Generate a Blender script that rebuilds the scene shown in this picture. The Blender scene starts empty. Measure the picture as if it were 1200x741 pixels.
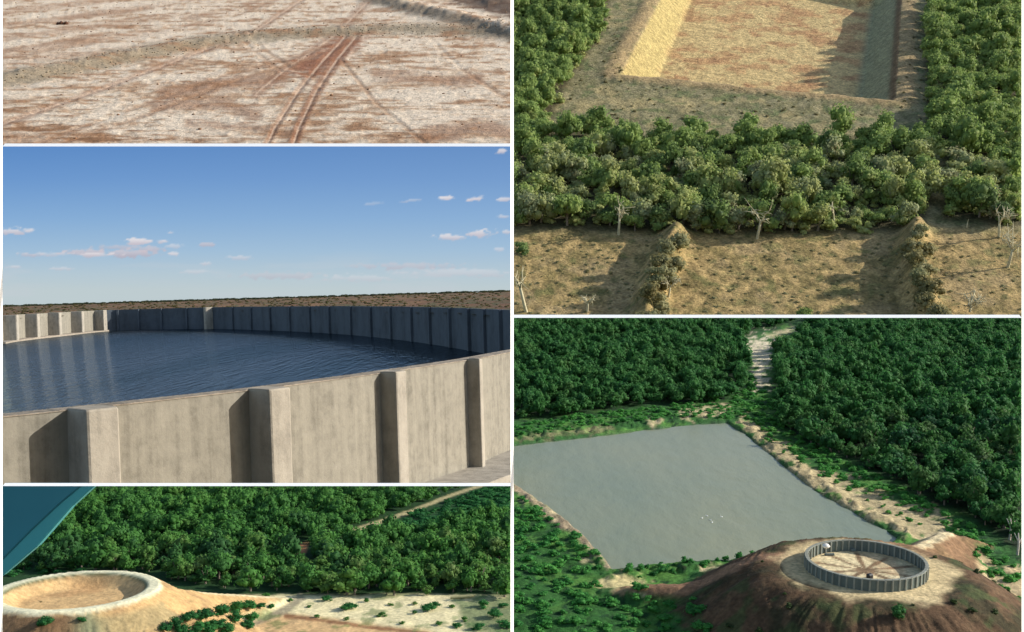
import bpy, bmesh, math, random
import numpy as np
from mathutils import Matrix, Vector
S = bpy.context.scene
C = S.collection
rng = np.random.default_rng(7)
random.seed(7)

# ------------------------------------------------------------------ camera, sky, sun, exposure
F, CX, CY = 1300.0, 600.0, 370.5          # focal length and centre, in pixels of a 1200 wide picture
cam = bpy.data.objects.new('camera', bpy.data.cameras.new('camera')); C.objects.link(cam)
cam.data.sensor_width = 36; cam.data.lens = 36 * F / 1200
cam.data.clip_start = .1; cam.data.clip_end = 20000
cam.rotation_euler = (math.pi / 2, 0, 0)
S.camera = cam
SUN_EL, SUN_PHI = 25.0, -4.0              # the sun stands to the right, a touch beyond the subject
w = bpy.data.worlds.new('World'); S.world = w; w.use_nodes = True
wn = w.node_tree.nodes; bg = wn['Background']
sk = wn.new('ShaderNodeTexSky'); sk.sky_type = 'NISHITA'; sk.sun_disc = False
sk.sun_elevation = math.radians(SUN_EL); sk.sun_rotation = math.radians(90 + SUN_PHI)
w.node_tree.links.new(sk.outputs[0], bg.inputs[0]); bg.inputs[1].default_value = .15
e_, p_ = math.radians(SUN_EL), math.radians(SUN_PHI)
sd = Vector((math.cos(e_) * math.cos(p_), -math.cos(e_) * math.sin(p_), math.sin(e_)))
sun = bpy.data.objects.new('sun', bpy.data.lights.new('sun', 'SUN')); C.objects.link(sun)
sun.data.energy = 4.6; sun.data.angle = math.radians(.5); sun.data.color = (1, .95, .87)
sun.rotation_euler = sd.to_track_quat('Z', 'Y').to_euler(); sun.location = (60, 0, 60)
S.view_settings.view_transform = 'Standard'; S.view_settings.look = 'None'
S.view_settings.gamma = 1; S.view_settings.exposure = .45
EXP = 2 ** .45

# ------------------------------------------------------------------ helpers
def lin(c):
    c = np.asarray(c, float) / 255
    return np.where(c <= .04045, c / 12.92, ((c + .055) / 1.055) ** 2.4)
def P(r, g, b, k=1.0): return lin((r, g, b)) / 1.15 * k      # what albedo gives that colour under this sun

def _hash(ix, iy, s):
    n = (ix.astype(np.int64) * 374761393 + iy.astype(np.int64) * 668265263 + s * 982451653) & 0x7fffffff
    n = (n ^ (n >> 13)) * 1274126177 & 0x7fffffff
    return ((n ^ (n >> 16)) & 0xffff) / 65535.0
def vnoise(x, y, s=0):
    ix, iy = np.floor(x), np.floor(y); fx, fy = x - ix, y - iy
    fx = fx * fx * (3 - 2 * fx); fy = fy * fy * (3 - 2 * fy)
    a, b = _hash(ix, iy, s), _hash(ix + 1, iy, s); c, d = _hash(ix, iy + 1, s), _hash(ix + 1, iy + 1, s)
    return (a + (b - a) * fx) * (1 - fy) + (c + (d - c) * fx) * fy
def fbm(x, y, o=4, s=0):
    r, a, t = 0, .5, 0
    for i in range(o):
        r = r + a * vnoise(x * 2 ** i + 17.3 * i, y * 2 ** i - 9.1 * i, s + i); t += a; a *= .5
    return r / t
def sst(a, b, x):
    t = np.clip((x - a) / (b - a), 0, 1); return t * t * (3 - 2 * t)
def sdpoly(x, y, poly):                    # signed distance, positive inside
    x = np.asarray(x, float); y = np.asarray(y, float)
    d = np.full(x.shape, 1e18); ins = np.zeros(x.shape, bool)
    n = len(poly)
    for i in range(n):
        x0, y0 = poly[i]; x1, y1 = poly[(i + 1) % n]
        ex, ey = x1 - x0, y1 - y0
        t = np.clip(((x - x0) * ex + (y - y0) * ey) / (ex * ex + ey * ey + 1e-12), 0, 1)
        d = np.minimum(d, (x - x0 - t * ex) ** 2 + (y - y0 - t * ey) ** 2)
        if y0 != y1:
            c = ((y0 > y) != (y1 > y)) & (x < (x1 - x0) * (y - y0) / (y1 - y0) + x0); ins ^= c
    return np.where(ins, 1, -1) * np.sqrt(d)
def sdline(x, y, pts):                     # distance to a polyline, plus how far along (0..1)
    d = np.full(np.shape(x), 1e18); u = np.zeros(np.shape(x)); n = len(pts) - 1
    for i in range(n):
        x0, y0 = pts[i][:2]; x1, y1 = pts[i + 1][:2]; ex, ey = x1 - x0, y1 - y0
        t = np.clip(((x - x0) * ex + (y - y0) * ey) / (ex * ex + ey * ey + 1e-12), 0, 1)
        q = (x - x0 - t * ex) ** 2 + (y - y0 - t * ey) ** 2
        m = q < d; d = np.where(m, q, d); u = np.where(m, (i + t) / n, u)
    return np.sqrt(d), u
def mixc(col, c, m):
    m = np.clip(m, 0, 1)[..., None]; return col * (1 - m) + np.asarray(c) * m

class Site:                                # one of the five places: its own ground plane, cut out like a relief model
    def __init__(s, rect, yh, k, near, edge):
        s.rect = rect; s.edge = edge
        n = Vector((k, -(CY - yh) / F, 1)).normalized()
        y = (Vector((0, 1, 0)) - n * n.y).normalized(); x = y.cross(n)
        s.R = np.array([x[:], y[:], n[:]]).T; s.n = np.array(n[:])
        r = np.array([0, 1, (CY - rect[3]) / F]); s.h = near * -(s.n @ r)
        m = Matrix([[x[i], y[i], n[i], -s.h * n[i]] for i in range(3)] + [[0, 0, 0, 1]]); s.M = m
    def g(s, px, py, z=0.0):
        px = np.asarray(px, float); py = np.asarray(py, float)
        r = np.stack([(px - CX) / F, np.ones_like(px), (CY - py) / F], -1)
        t = (s.h - z) / -(r @ s.n)
        L = (r * t[..., None]) @ s.R
        return L[..., 0], L[..., 1]
    def proj(s, L):
        W = (np.asarray(L) + np.array([0, 0, -s.h])) @ s.R.T
        return CX + F * W[..., 0] / W[..., 1], CY - F * W[..., 2] / W[..., 1]
    def inside(s, L, pad=0):
        px, py = s.proj(L); e = s.edge
        return (px > e[0] - pad) & (px < e[2] + pad) & (py > e[1] - pad) & (py < e[3] + pad)
    def planes(s):                         # cut planes in local coordinates (point, outward normal)
        e = s.edge; o = s.R.T @ np.zeros(3) + np.array([0, 0, s.h]); res = []
        for n in [(-1, (e[0] - CX) / F, 0), (1, -(e[2] - CX) / F, 0), (0, -(CY - e[1]) / F, 1), (0, (CY - e[3]) / F, -1)]:
            res.append((Vector(o), Vector(s.R.T @ np.array(n, float))))
        return res
#            rect in the photograph        horizon  roll   nearest  cut edges (just past the dividers' middles)
TL = Site((3, 0, 598, 168), -80, 0, 88, (1.5, -8, 600, 170))
P2 = Site((3, 172, 598, 566), 339, -.030, 120, (1.5, 170, 600, 568))
BL = Site((3, 570, 598, 741), 350, 0, 20, (1.5, 568, 600, 750))
TR = Site((602, 0, 1197, 369), -350, 0, 37, (600, -8, 1198.5, 371))
BR = Site((602, 373, 1197, 741), 200, 0, 37, (600, 371, 1198.5, 750))

def tag(o, label=None, cat=None, group=None, kind=None):
    for k, v in (('label', label), ('category', cat), ('group', group), ('kind', kind)):
        if v: o[k] = v
    return o
def mesh_from(name, V, T, mats, mi=None, smooth=False, col=None):
    me = bpy.data.meshes.new(name)
    V = np.asarray(V, np.float32); T = np.asarray(T, np.int32); nv = T.shape[1]
    me.vertices.add(len(V)); me.vertices.foreach_set('co', V.ravel())
    me.loops.add(T.size); me.loops.foreach_set('vertex_index', T.ravel())
    me.polygons.add(len(T)); me.polygons.foreach_set('loop_start', np.arange(0, T.size, nv, dtype=np.int32))
    try: me.polygons.foreach_set('loop_total', np.full(len(T), nv, np.int32))
    except Exception: pass
    if mi is not None: me.polygons.foreach_set('material_index', np.asarray(mi, np.int32))
    if smooth: me.polygons.foreach_set('use_smooth', np.ones(len(T), bool))
    if col is not None:
        a = me.color_attributes.new('tone', 'FLOAT_COLOR', 'POINT')
        a.data.foreach_set('color', np.concatenate([col, np.ones((len(col), 1))], 1).astype(np.float32).ravel())
    for m in mats: me.materials.append(m)
    me.update(calc_edges=True); me.validate()
    return me
def link(name, me, site=None, loc=None, rz=0, sc=1, parent=None, mat=None):
    o = bpy.data.objects.new(name, me); C.objects.link(o)
    L = Matrix.Identity(4)
    if loc is not None:
        s3 = sc if hasattr(sc, '__len__') else (sc, sc, sc)
        L = Matrix.Translation(loc) @ Matrix.Rotation(rz, 4, 'Z') @ Matrix.Diagonal((*s3, 1))
    if parent is not None: o.parent = parent; o.matrix_local = L if mat is None else mat
    else: o.matrix_world = (site.M if site else Matrix.Identity(4)) @ L
    return o
def clipbm(bm, site, off=None, fill=False):
    inv = off.inverted() if off is not None else None
    for co, no in site.planes():
        if inv is not None:
            co2 = inv @ co; no2 = (off.to_3x3().transposed() @ no)
        else: co2, no2 = co, no
        r = bmesh.ops.bisect_plane(bm, geom=bm.verts[:] + bm.edges[:] + bm.faces[:], plane_co=co2, plane_no=no2, clear_outer=True, dist=1e-5)
        if fill:
            ed = [x for x in r['geom_cut'] if isinstance(x, bmesh.types.BMEdge)]
            if ed:
                try: bmesh.ops.holes_fill(bm, edges=ed, sides=0)
                except Exception: pass

# ------------------------------------------------------------------ materials
def nt(name):
    m = bpy.data.materials.new(name); m.use_nodes = True; t = m.node_tree
    return m, t, t.nodes, t.links, t.nodes['Principled BSDF']
def mat_ground(name, s1, s2, amt=.35, bump=.3, bs=None, rough=.95):
    m, t, N, L, b = nt(name)
    a = N.new('ShaderNodeAttribute'); a.attribute_name = 'tone'
    tc = N.new('ShaderNodeTexCoord')
    n1 = N.new('ShaderNodeTexNoise'); n1.inputs['Scale'].default_value = s1; n1.inputs['Detail'].default_value = 8; n1.inputs['Roughness'].default_value = .7
    n2 = N.new('ShaderNodeTexNoise'); n2.inputs['Scale'].default_value = s2; n2.inputs['Detail'].default_value = 5
    L.new(tc.outputs['Object'], n1.inputs['Vector']); L.new(tc.outputs['Object'], n2.inputs['Vector'])
    ad = N.new('ShaderNodeMath'); ad.operation = 'MULTIPLY'
    L.new(n1.outputs[0], ad.inputs[0]); L.new(n2.outputs[0], ad.inputs[1])
    mr = N.new('ShaderNodeMapRange'); mr.inputs[1].default_value = .12; mr.inputs[2].default_value = .4
    mr.inputs[3].default_value = 1 - amt; mr.inputs[4].default_value = 1 + amt
    L.new(ad.outputs[0], mr.inputs[0])
    mx = N.new('ShaderNodeVectorMath'); mx.operation = 'SCALE'
    L.new(a.outputs['Color'], mx.inputs[0]); L.new(mr.outputs[0], mx.inputs['Scale'])
    L.new(mx.outputs[0], b.inputs['Base Color'])
    b.inputs['Roughness'].default_value = rough; b.inputs['Specular IOR Level'].default_value = .15
    if bump:
        bp = N.new('ShaderNodeBump'); bp.inputs['Strength'].default_value = bump; bp.inputs['Distance'].default_value = bs or .1
        L.new(n1.outputs[0], bp.inputs['Height']); L.new(bp.outputs[0], b.inputs['Normal'])
    return m
def mat_leaf(name, cols, scale, rnd=.5):
    m, t, N, L, b = nt(name)
    g = N.new('ShaderNodeNewGeometry'); oi = N.new('ShaderNodeObjectInfo')
    n1 = N.new('ShaderNodeTexNoise'); n1.inputs['Scale'].default_value = scale; n1.inputs['Detail'].default_value = 2
    L.new(g.outputs['Position'], n1.inputs['Vector'])
    n2 = N.new('ShaderNodeTexNoise'); n2.inputs['Scale'].default_value = scale * 7; n2.inputs['Detail'].default_value = 1
    L.new(g.outputs['Position'], n2.inputs['Vector'])
    a = N.new('ShaderNodeMath'); a.operation = 'MULTIPLY_ADD'; a.inputs[1].default_value = rnd
    L.new(oi.outputs['Random'], a.inputs[0]); L.new(n1.outputs[0], a.inputs[2])
    c = N.new('ShaderNodeMath'); c.operation = 'MULTIPLY_ADD'; c.inputs[1].default_value = .5
    L.new(n2.outputs[0], c.inputs[0]); L.new(a.outputs[0], c.inputs[2])
    mr = N.new('ShaderNodeMapRange'); mr.inputs[1].default_value = .5; mr.inputs[2].default_value = 1.0 + rnd
    L.new(c.outputs[0], mr.inputs[0])
    r = N.new('ShaderNodeValToRGB'); e = r.color_ramp.elements
    while len(e) < len(cols): e.new(.5)
    for i, cc in enumerate(cols):
        e[i].position = i / (len(cols) - 1); e[i].color = (*cc, 1)
    L.new(mr.outputs[0], r.inputs[0]); L.new(r.outputs[0], b.inputs['Base Color'])
    b.inputs['Roughness'].default_value = .75; b.inputs['Specular IOR Level'].default_value = .2
    tl = N.new('ShaderNodeBsdfTranslucent'); ms = N.new('ShaderNodeMixShader'); ms.inputs[0].default_value = .42
    L.new(r.outputs[0], tl.inputs[0]); L.new(b.outputs[0], ms.inputs[1]); L.new(tl.outputs[0], ms.inputs[2]); L.new(ms.outputs[0], N['Material Output'].inputs[0])
    return m
def mat_plain(name, c, rough=.8, noise=0, scale=5, spec=.3):
    m, t, N, L, b = nt(name)
    b.inputs['Roughness'].default_value = rough; b.inputs['Specular IOR Level'].default_value = spec
    b.inputs['Base Color'].default_value = (*c, 1)
    if noise:
        tc = N.new('ShaderNodeTexCoord'); n1 = N.new('ShaderNodeTexNoise'); n1.inputs['Scale'].default_value = scale; n1.inputs['Detail'].default_value = 6
        L.new(tc.outputs['Object'], n1.inputs['Vector'])
        r = N.new('ShaderNodeValToRGB'); r.color_ramp.elements[0].position = .3; r.color_ramp.elements[1].position = .7
        r.color_ramp.elements[0].color = (*(np.array(c) * (1 - noise)), 1); r.color_ramp.elements[1].color = (*np.minimum(np.array(c) * (1 + noise), .95), 1)
        L.new(n1.outputs[0], r.inputs[0]); L.new(r.outputs[0], b.inputs['Base Color'])
    return m
def mat_concrete(name, c, scale, zs=.12, stain=.35, bump=.4, dist=.1):
    m, t, N, L, b = nt(name)
    tc = N.new('ShaderNodeTexCoord'); mp = N.new('ShaderNodeMapping'); mp.inputs['Scale'].default_value = (1, 1, zs)
    oi = N.new('ShaderNodeObjectInfo')
    L.new(tc.outputs['Object'], mp.inputs[0])
    ad = N.new('ShaderNodeVectorMath'); ad.operation = 'ADD'; sc = N.new('ShaderNodeVectorMath'); sc.operation = 'SCALE'; sc.inputs['Scale'].default_value = 50
    cb = N.new('ShaderNodeCombineXYZ'); L.new(oi.outputs['Random'], cb.inputs[0]); L.new(oi.outputs['Random'], cb.inputs[1]); L.new(cb.outputs[0], sc.inputs[0])
    L.new(mp.outputs[0], ad.inputs[0]); L.new(sc.outputs[0], ad.inputs[1])
    n1 = N.new('ShaderNodeTexNoise'); n1.inputs['Scale'].default_value = scale; n1.inputs['Detail'].default_value = 7; n1.inputs['Roughness'].default_value = .65
    n2 = N.new('ShaderNodeTexNoise'); n2.inputs['Scale'].default_value = scale * .8; n2.inputs['Detail'].default_value = 9; n2.inputs['Roughness'].default_value = .75
    L.new(ad.outputs[0], n1.inputs['Vector']); L.new(tc.outputs['Object'], n2.inputs['Vector'])
    mu = N.new('ShaderNodeMath'); mu.operation = 'ADD'; L.new(n1.outputs[0], mu.inputs[0]); L.new(n2.outputs[0], mu.inputs[1])
    r = N.new('ShaderNodeValToRGB'); e = r.color_ramp.elements; c = np.array(c)
    mr = N.new('ShaderNodeMapRange'); mr.inputs[1].default_value = .72; mr.inputs[2].default_value = 1.28; L.new(mu.outputs[0], mr.inputs[0])
    e[0].position = 0; e[0].color = (*(c * (1 - stain)), 1); e[1].position = 1; e[1].color = (*(c * (1 + stain * .6)), 1)
    x = e.new(.5); x.color = (*c, 1)
    L.new(mr.outputs[0], r.inputs[0]); L.new(r.outputs[0], b.inputs['Base Color'])
    b.inputs['Roughness'].default_value = .9; b.inputs['Specular IOR Level'].default_value = .2
    bp = N.new('ShaderNodeBump'); bp.inputs['Strength'].default_value = bump; bp.inputs['Distance'].default_value = dist
    L.new(n2.outputs[0], bp.inputs['Height']); L.new(bp.outputs[0], b.inputs['Normal'])
    return m
def mat_water(name, c, scale, stretch, bump, dist, rough, spec=.5, c2=None):
    m, t, N, L, b = nt(name)
    tc = N.new('ShaderNodeTexCoord'); mp = N.new('ShaderNodeMapping'); mp.inputs['Scale'].default_value = (1, stretch, 1)
    L.new(tc.outputs['Object'], mp.inputs[0])
    n1 = N.new('ShaderNodeTexNoise'); n1.inputs['Scale'].default_value = scale; n1.inputs['Detail'].default_value = 6; n1.inputs['Roughness'].default_value = .6
    L.new(mp.outputs[0], n1.inputs['Vector'])
    bp = N.new('ShaderNodeBump'); bp.inputs['Strength'].default_value = bump; bp.inputs['Distance'].default_value = dist
    L.new(n1.outputs[0], bp.inputs['Height']); L.new(bp.outputs[0], b.inputs['Normal'])
    b.inputs['Roughness'].default_value = rough; b.inputs['IOR'].default_value = 1.33; b.inputs['Specular IOR Level'].default_value = spec
    n2 = N.new('ShaderNodeTexNoise'); n2.inputs['Scale'].default_value = scale * .12; n2.inputs['Detail'].default_value = 3
    L.new(mp.outputs[0], n2.inputs['Vector'])
    r = N.new('ShaderNodeValToRGB'); r.color_ramp.elements[0].position = .35; r.color_ramp.elements[1].position = .65
    r.color_ramp.elements[0].color = (*c, 1); r.color_ramp.elements[1].color = (*(c2 if c2 is not None else np.array(c) * 1.15), 1)
    L.new(n2.outputs[0], r.inputs[0]); L.new(r.outputs[0], b.inputs['Base Color'])
    return m

# ------------------------------------------------------------------ ground sheets with relief
def ground(site, name, hfun, cfun, mat, step=2.0, ext=(0, 0, 0, 0), label=None):
    x0, y0, x1, y1 = site.edge
    xs = np.linspace(x0 - ext[0], x1 + ext[2], int((x1 - x0 + ext[0] + ext[2]) / step) + 1)
    ys = np.linspace(y0 - ext[1], y1 + ext[3], int((y1 - y0 + ext[1] + ext[3]) / step) + 1)
    px, py = np.meshgrid(xs, ys)
    X, Y = site.g(px, py); Z = hfun(X, Y, px, py)
    V = np.stack([X, Y, Z], -1); qx, qy = site.proj(V)
    col = np.clip(cfun(qx, qy, X, Y, Z), .003, .9)
    ny, nx = px.shape; i = np.arange(ny * nx).reshape(ny, nx)
    T = np.stack([i[1:, :-1].ravel(), i[1:, 1:].ravel(), i[:-1, 1:].ravel(), i[:-1, :-1].ravel()], -1)
    V = V.reshape(-1, 3); keep = site.inside(V, 6)
    T = T[keep[T].any(1)]
    me = mesh_from(name, V, T, [mat], smooth=True, col=col.reshape(-1, 3))
    bm = bmesh.new(); bm.from_mesh(me); clipbm(bm, site)
    loose = [v for v in bm.verts if not v.link_faces]; bmesh.ops.delete(bm, geom=loose, context='VERTS')
    bm.to_mesh(me); bm.free()
    o = link(name, me, site); tag(o, label, kind='structure')
    return o
def zat(hfun, site, x, y):
    pt = np.array([[x, y, 0.0]]); px, py = site.proj(pt)
    return float(hfun(np.array([x]), np.array([y]), px, py)[0])

# ------------------------------------------------------------------ foliage templates
def ico(r, c, sub=1, jit=.12):
    bm = bmesh.new(); bmesh.ops.create_icosphere(bm, subdivisions=sub, radius=1)
    V = np.array([v.co[:] for v in bm.verts]); T = np.array([[v.index for v in f.verts] for f in bm.faces]); bm.free()
    V *= (1 + rng.uniform(-jit, jit, (len(V), 1))) * r
    return V + c, T
def crown(nq=220, lobes=8, leaf=.1, flat=.8, spread=.62, core=.82, lo=.0):
    """crown about one unit across, its bottom at z=0: lobes of foliage covered with separate leaf sprays"""
    Vs, Ts, n = [], [], 0
    cs = []
    for i in range(lobes):
        a = rng.uniform(0, 2 * math.pi); rr = math.sqrt(rng.uniform(0, 1)) * (.5 - .19) * (1 if i else 0)
        r = rng.uniform(.11, .24) if i else .27
        z = rng.uniform(lo, 1) * (.5 * flat) * (1 - (rr / .5) ** 2 * .7) + .22 * flat
        cs.append((np.array([rr * math.cos(a) * spread / .62, rr * math.sin(a) * spread / .62, z]), r))
    for c, r in cs:
        V, T = ico(r * core, c, 1, .15); V[:, 2] = (V[:, 2] - c[2]) * flat + c[2]
        Vs.append(V); Ts.append(T + n); n += len(V)
    w = np.array([r * r for _, r in cs]); w /= w.sum()
    pick = rng.choice(len(cs), nq, p=w)
    cc = np.array([c for c, _ in cs])[pick]; rr = np.array([r for _, r in cs])[pick]
    d = rng.normal(size=(nq, 3)); d[:, 2] = np.abs(d[:, 2]) * np.where(rng.random(nq) < .8, 1, -.6); d /= np.linalg.norm(d, axis=1)[:, None]
    p = cc + d * rr[:, None] * rng.uniform(.78, 1.15, (nq, 1)) ** 1.3 * np.array([1, 1, flat])
    nn = d + rng.normal(scale=.38, size=(nq, 3)); nn /= np.linalg.norm(nn, axis=1)[:, None]
    a = np.cross(nn, rng.normal(size=(nq, 3))); a /= np.linalg.norm(a, axis=1)[:, None]; b = np.cross(nn, a)
    s = leaf * rng.uniform(.5, 1.2, (nq, 1)); s2 = s * rng.uniform(.5, 1, (nq, 1))
    Q = np.stack([p - a * s, p - b * s2, p + a * s, p + b * s2], 1).reshape(-1, 3)
    k = np.arange(nq)[:, None] * 4 + n
    Vs.append(Q); Ts.append(np.concatenate([k + [[0, 1, 2]], k + [[0, 2, 3]]]))
    return np.concatenate(Vs), np.concatenate(Ts)
def tube(pts, rad, sides=6):
    Vs, Ts = [], []; pts = [np.array(p, float) for p in pts]
    for i, p in enumerate(pts):
        d = pts[min(i + 1, len(pts) - 1)] - pts[max(i - 1, 0)]; d /= np.linalg.norm(d) + 1e-9
        a = np.cross(d, [.3, .9, .1] if abs(d[2]) > .5 else [0, 0, 1.]); a /= np.linalg.norm(a); b = np.cross(d, a)
        for k in range(sides):
            t = 2 * math.pi * k / sides; Vs.append(p + (a * math.cos(t) + b * math.sin(t)) * rad[i])
    for i in range(len(pts) - 1):
        for k in range(sides):
            q = [i * sides + k, i * sides + (k + 1) % sides, (i + 1) * sides + (k + 1) % sides, (i + 1) * sides + k]
            Ts += [[q[0], q[1], q[2]], [q[0], q[2], q[3]]]
    n = (len(pts) - 1) * sides
    for k in range(1, sides - 1): Ts.append([n, n + k, n + k + 1])
    return np.array(Vs), np.array(Ts)
def join(parts):
    Vs, Ts, n = [], [], 0
    for V, T in parts: Vs.append(V); Ts.append(T + n); n += len(V)
    return np.concatenate(Vs), np.concatenate(Ts)
def make_trunk(h=.45):
    parts = [tube([(0, 0, -.12), (.02, .01, h * .5), (.01, -.02, h)], [.045, .032, .024], 6)]
    for k in range(3):
        a = rng.uniform(0, 6.28); parts.append(tube([(.015, 0, h * .45), (math.cos(a) * .12, math.sin(a) * .12, h * .8), (math.cos(a) * .2, math.sin(a) * .2, h * 1.15)], [.02, .014, .007], 5))
    return join(parts)
CRN = [crown(260, int(rng.integers(7, 13)), .058, flat=rng.uniform(.7, 1.05), core=.76) for _ in range(9)]            # closed crowns
CRB = [crown(460, int(rng.integers(7, 15)), .048, flat=rng.uniform(.75, 1.1), core=.72) for _ in range(9)]   # finer crowns, seen from nearer
BSH = [crown(110, 5, .085, flat=.75) for _ in range(5)]  # shrubs
TRK = [make_trunk() for _ in range(3)]

def scatter(site, poly, spacing, jit=.45, dens=None, zf=None):
    px = np.array([p[0] for p in poly], float); py = np.array([p[1] for p in poly], float)
    X, Y = site.g(px, py)
    gx = np.arange(X.min() - spacing, X.max() + spacing, spacing); gy = np.arange(Y.min() - spacing, Y.max() + spacing, spacing)
    A, B = np.meshgrid(gx, gy); A = A + (np.arange(len(gy))[:, None] % 2) * spacing * .5
    A = A.ravel() + rng.uniform(-jit, jit, A.size) * spacing; B = B.ravel() + rng.uniform(-jit, jit, B.size) * spacing
    qx, qy = site.proj(np.stack([A, B, 0 * A], -1))
    k = sdpoly(qx, qy, poly) > 0
    if dens is not None: k &= rng.random(len(A)) < dens(qx, qy)
    A, B, qx, qy = A[k], B[k], qx[k], qy[k]
    Z = zf(A, B, qx, qy) if zf else 0 * A
    return np.stack([A, B, Z], -1)
def xf(V, p, rz, s):
    c, q = math.cos(rz), math.sin(rz); V = V * s
    return np.stack([V[:, 0] * c - V[:, 1] * q + p[0], V[:, 0] * q + V[:, 1] * c + p[1], V[:, 2] + p[2]], -1)
def clipT(site, V, T):
    k = site.inside(V, .3); return T[k[T].all(1)]
def compact(V, T):
    u, inv = np.unique(T, return_inverse=True); return V[u], inv.reshape(T.shape)

def forest(site, pts, size, tmpl, leafm, barkm, name, label, cat, group, stuffname, stufflabel, limit=290, parts=False, lift=.28, hs=1.0, zlocal=True):
    """trees: the nearest as things of their own, the rest as one mass"""
    n = len(pts); sz = size * (.58 + 1.0 * rng.random(n) ** 1.5); rz = rng.uniform(0, 6.28, n); ti = rng.integers(0, len(tmpl), n)
    hh = rng.uniform(.75, 1.3, n) * hs; tk = rng.integers(0, len(TRK), n)
    lf = lift * rng.uniform(.7, 1.3, n)
    vis = site.inside(pts + np.array([0, 0, size * .5]), -1)
    order = np.lexsort((pts[:, 1], ~vis))                       # visible, nearest first
    cme, tme, sme = {}, {}, {}
    big = []; made = 0
    qx_, qy_ = site.proj(pts)
    for i in order:
        V0, T0 = tmpl[ti[i]]; sc = np.array([sz[i], sz[i], sz[i] * hh[i]])
        V = xf(V0 + np.array([0, 0, lf[i] / 1.0]), pts[i], rz[i], sc)
        T = clipT(site, V, T0)
        if len(T) < 4: continue
        full = len(T) == len(T0)
        if vis[i] and made < limit and len(T) > .5 * len(T0):
            made += 1
            Vt0, Tt0 = TRK[tk[i]]; Vt = xf(Vt0, pts[i], rz[i], sc); Tt = clipT(site, Vt, Tt0); tfull = len(Tt) == len(Tt0)
            if parts:
                e = link(name, None, site, loc=tuple(pts[i]), rz=rz[i], sc=tuple(sc)); e.empty_display_size = .1
                if full:
                    k = ti[i]
                    if k not in cme: cme[k] = mesh_from('crown', V0, T0, [leafm])
                    m = cme[k]
                else:
                    v, t = compact(V0, T); m = mesh_from('crown', v, t, [leafm])
                c = link('crown', m, parent=e, loc=(0, 0, lf[i]))
                if len(Tt):
                    if tfull:
                        k = tk[i]
                        if k not in tme: tme[k] = mesh_from('trunk', Vt0, Tt0, [barkm])
                        m = tme[k]
                    else:
                        v, t = compact(Vt0, Tt); m = mesh_from('trunk', v, t, [barkm])
                    link('trunk', m, parent=e, loc=(0, 0, 0))
                o = e
            else:
                key = (ti[i], tk[i])
                if full and tfull and key in sme: m = sme[key]
                else:
                    Va = V0 + np.array([0, 0, lift]); 
                    v, t = join([(Va, T if not full else T0), (Vt0, Tt if not tfull else Tt0)])
                    nt_ = len(T if not full else T0)
                    mi = np.zeros(len(t), int); mi[nt_:] = 1
                    m = mesh_from(name, v, t, [leafm, barkm], mi)
                    if full and tfull: sme[key] = m
                o = link(name, m, site, loc=tuple(pts[i]), rz=rz[i], sc=tuple(sc))
            lb, gp = label(qx_[i], qy_[i], sz[i] / size) if callable(label) else (label, group)
            tag(o, lb, cat, gp)
            continue
        big.append(compact(V, T))
    if big:
        V, T = join(big); o = link(stuffname, mesh_from(stuffname, V, T, [leafm]), site); tag(o, stufflabel, None, None, 'stuff')
def shrubs(site, pts, size, leafm, name, label, tmpl=None, squash=.8):
    tmpl = tmpl or BSH; big = []
    for p in pts:
        V0, T0 = tmpl[rng.integers(len(tmpl))]; s = size * rng.uniform(.5, 1.4)
        V = xf(V0 - np.array([0, 0, .12]), p, rng.uniform(0, 6.28), np.array([s, s, s * squash])); T = clipT(site, V, T0)
        if len(T) > 4: big.append(compact(V, T))
    if not big: return
    V, T = join(big); o = link(name, mesh_from(name, V, T, [leafm]), site); tag(o, label, None, None, 'stuff')
def shrub(site, px, py, w, leafm, label, group=None, z=0, squash=.9, name='shrub', hf=None):
    """one shrub, w pixels across, standing where pixel (px,py) meets the ground"""
    X, Y = site.g(px, py, z); X, Y = float(X), float(Y)
    if hf:
        best = None
        for zz in np.linspace(-1.6, 2.4, 81):                    # where the pixel's ray first meets the relief
            a, b = site.g(px, py, zz); d = abs(zat(hf, site, float(a), float(b)) - zz)
            if best is None or d < best[0] - .03: best = (d, float(a), float(b), zz)
        X, Y, z = best[1:]; z = zat(hf, site, X, Y)
    W = (np.array([X, Y, z - site.h])) @ site.R.T; s = w / F * W[1]
    V0, T0 = CRB[rng.integers(len(CRB))]; rz = rng.uniform(0, 6.28); sc = np.array([s, s, s * squash])
    V = xf(V0 - np.array([0, 0, .08]), (X, Y, z), rz, sc); T = clipT(site, V, T0)
    if len(T) < 8: return
    v, t = compact(V0 - np.array([0, 0, .08]), T)
    o = link(name, mesh_from(name, v, t, [leafm]), site, loc=(X, Y, z), rz=rz, sc=tuple(sc))
    return tag(o, label, 'shrub', group)
def rows_close(*a): pass

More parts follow.
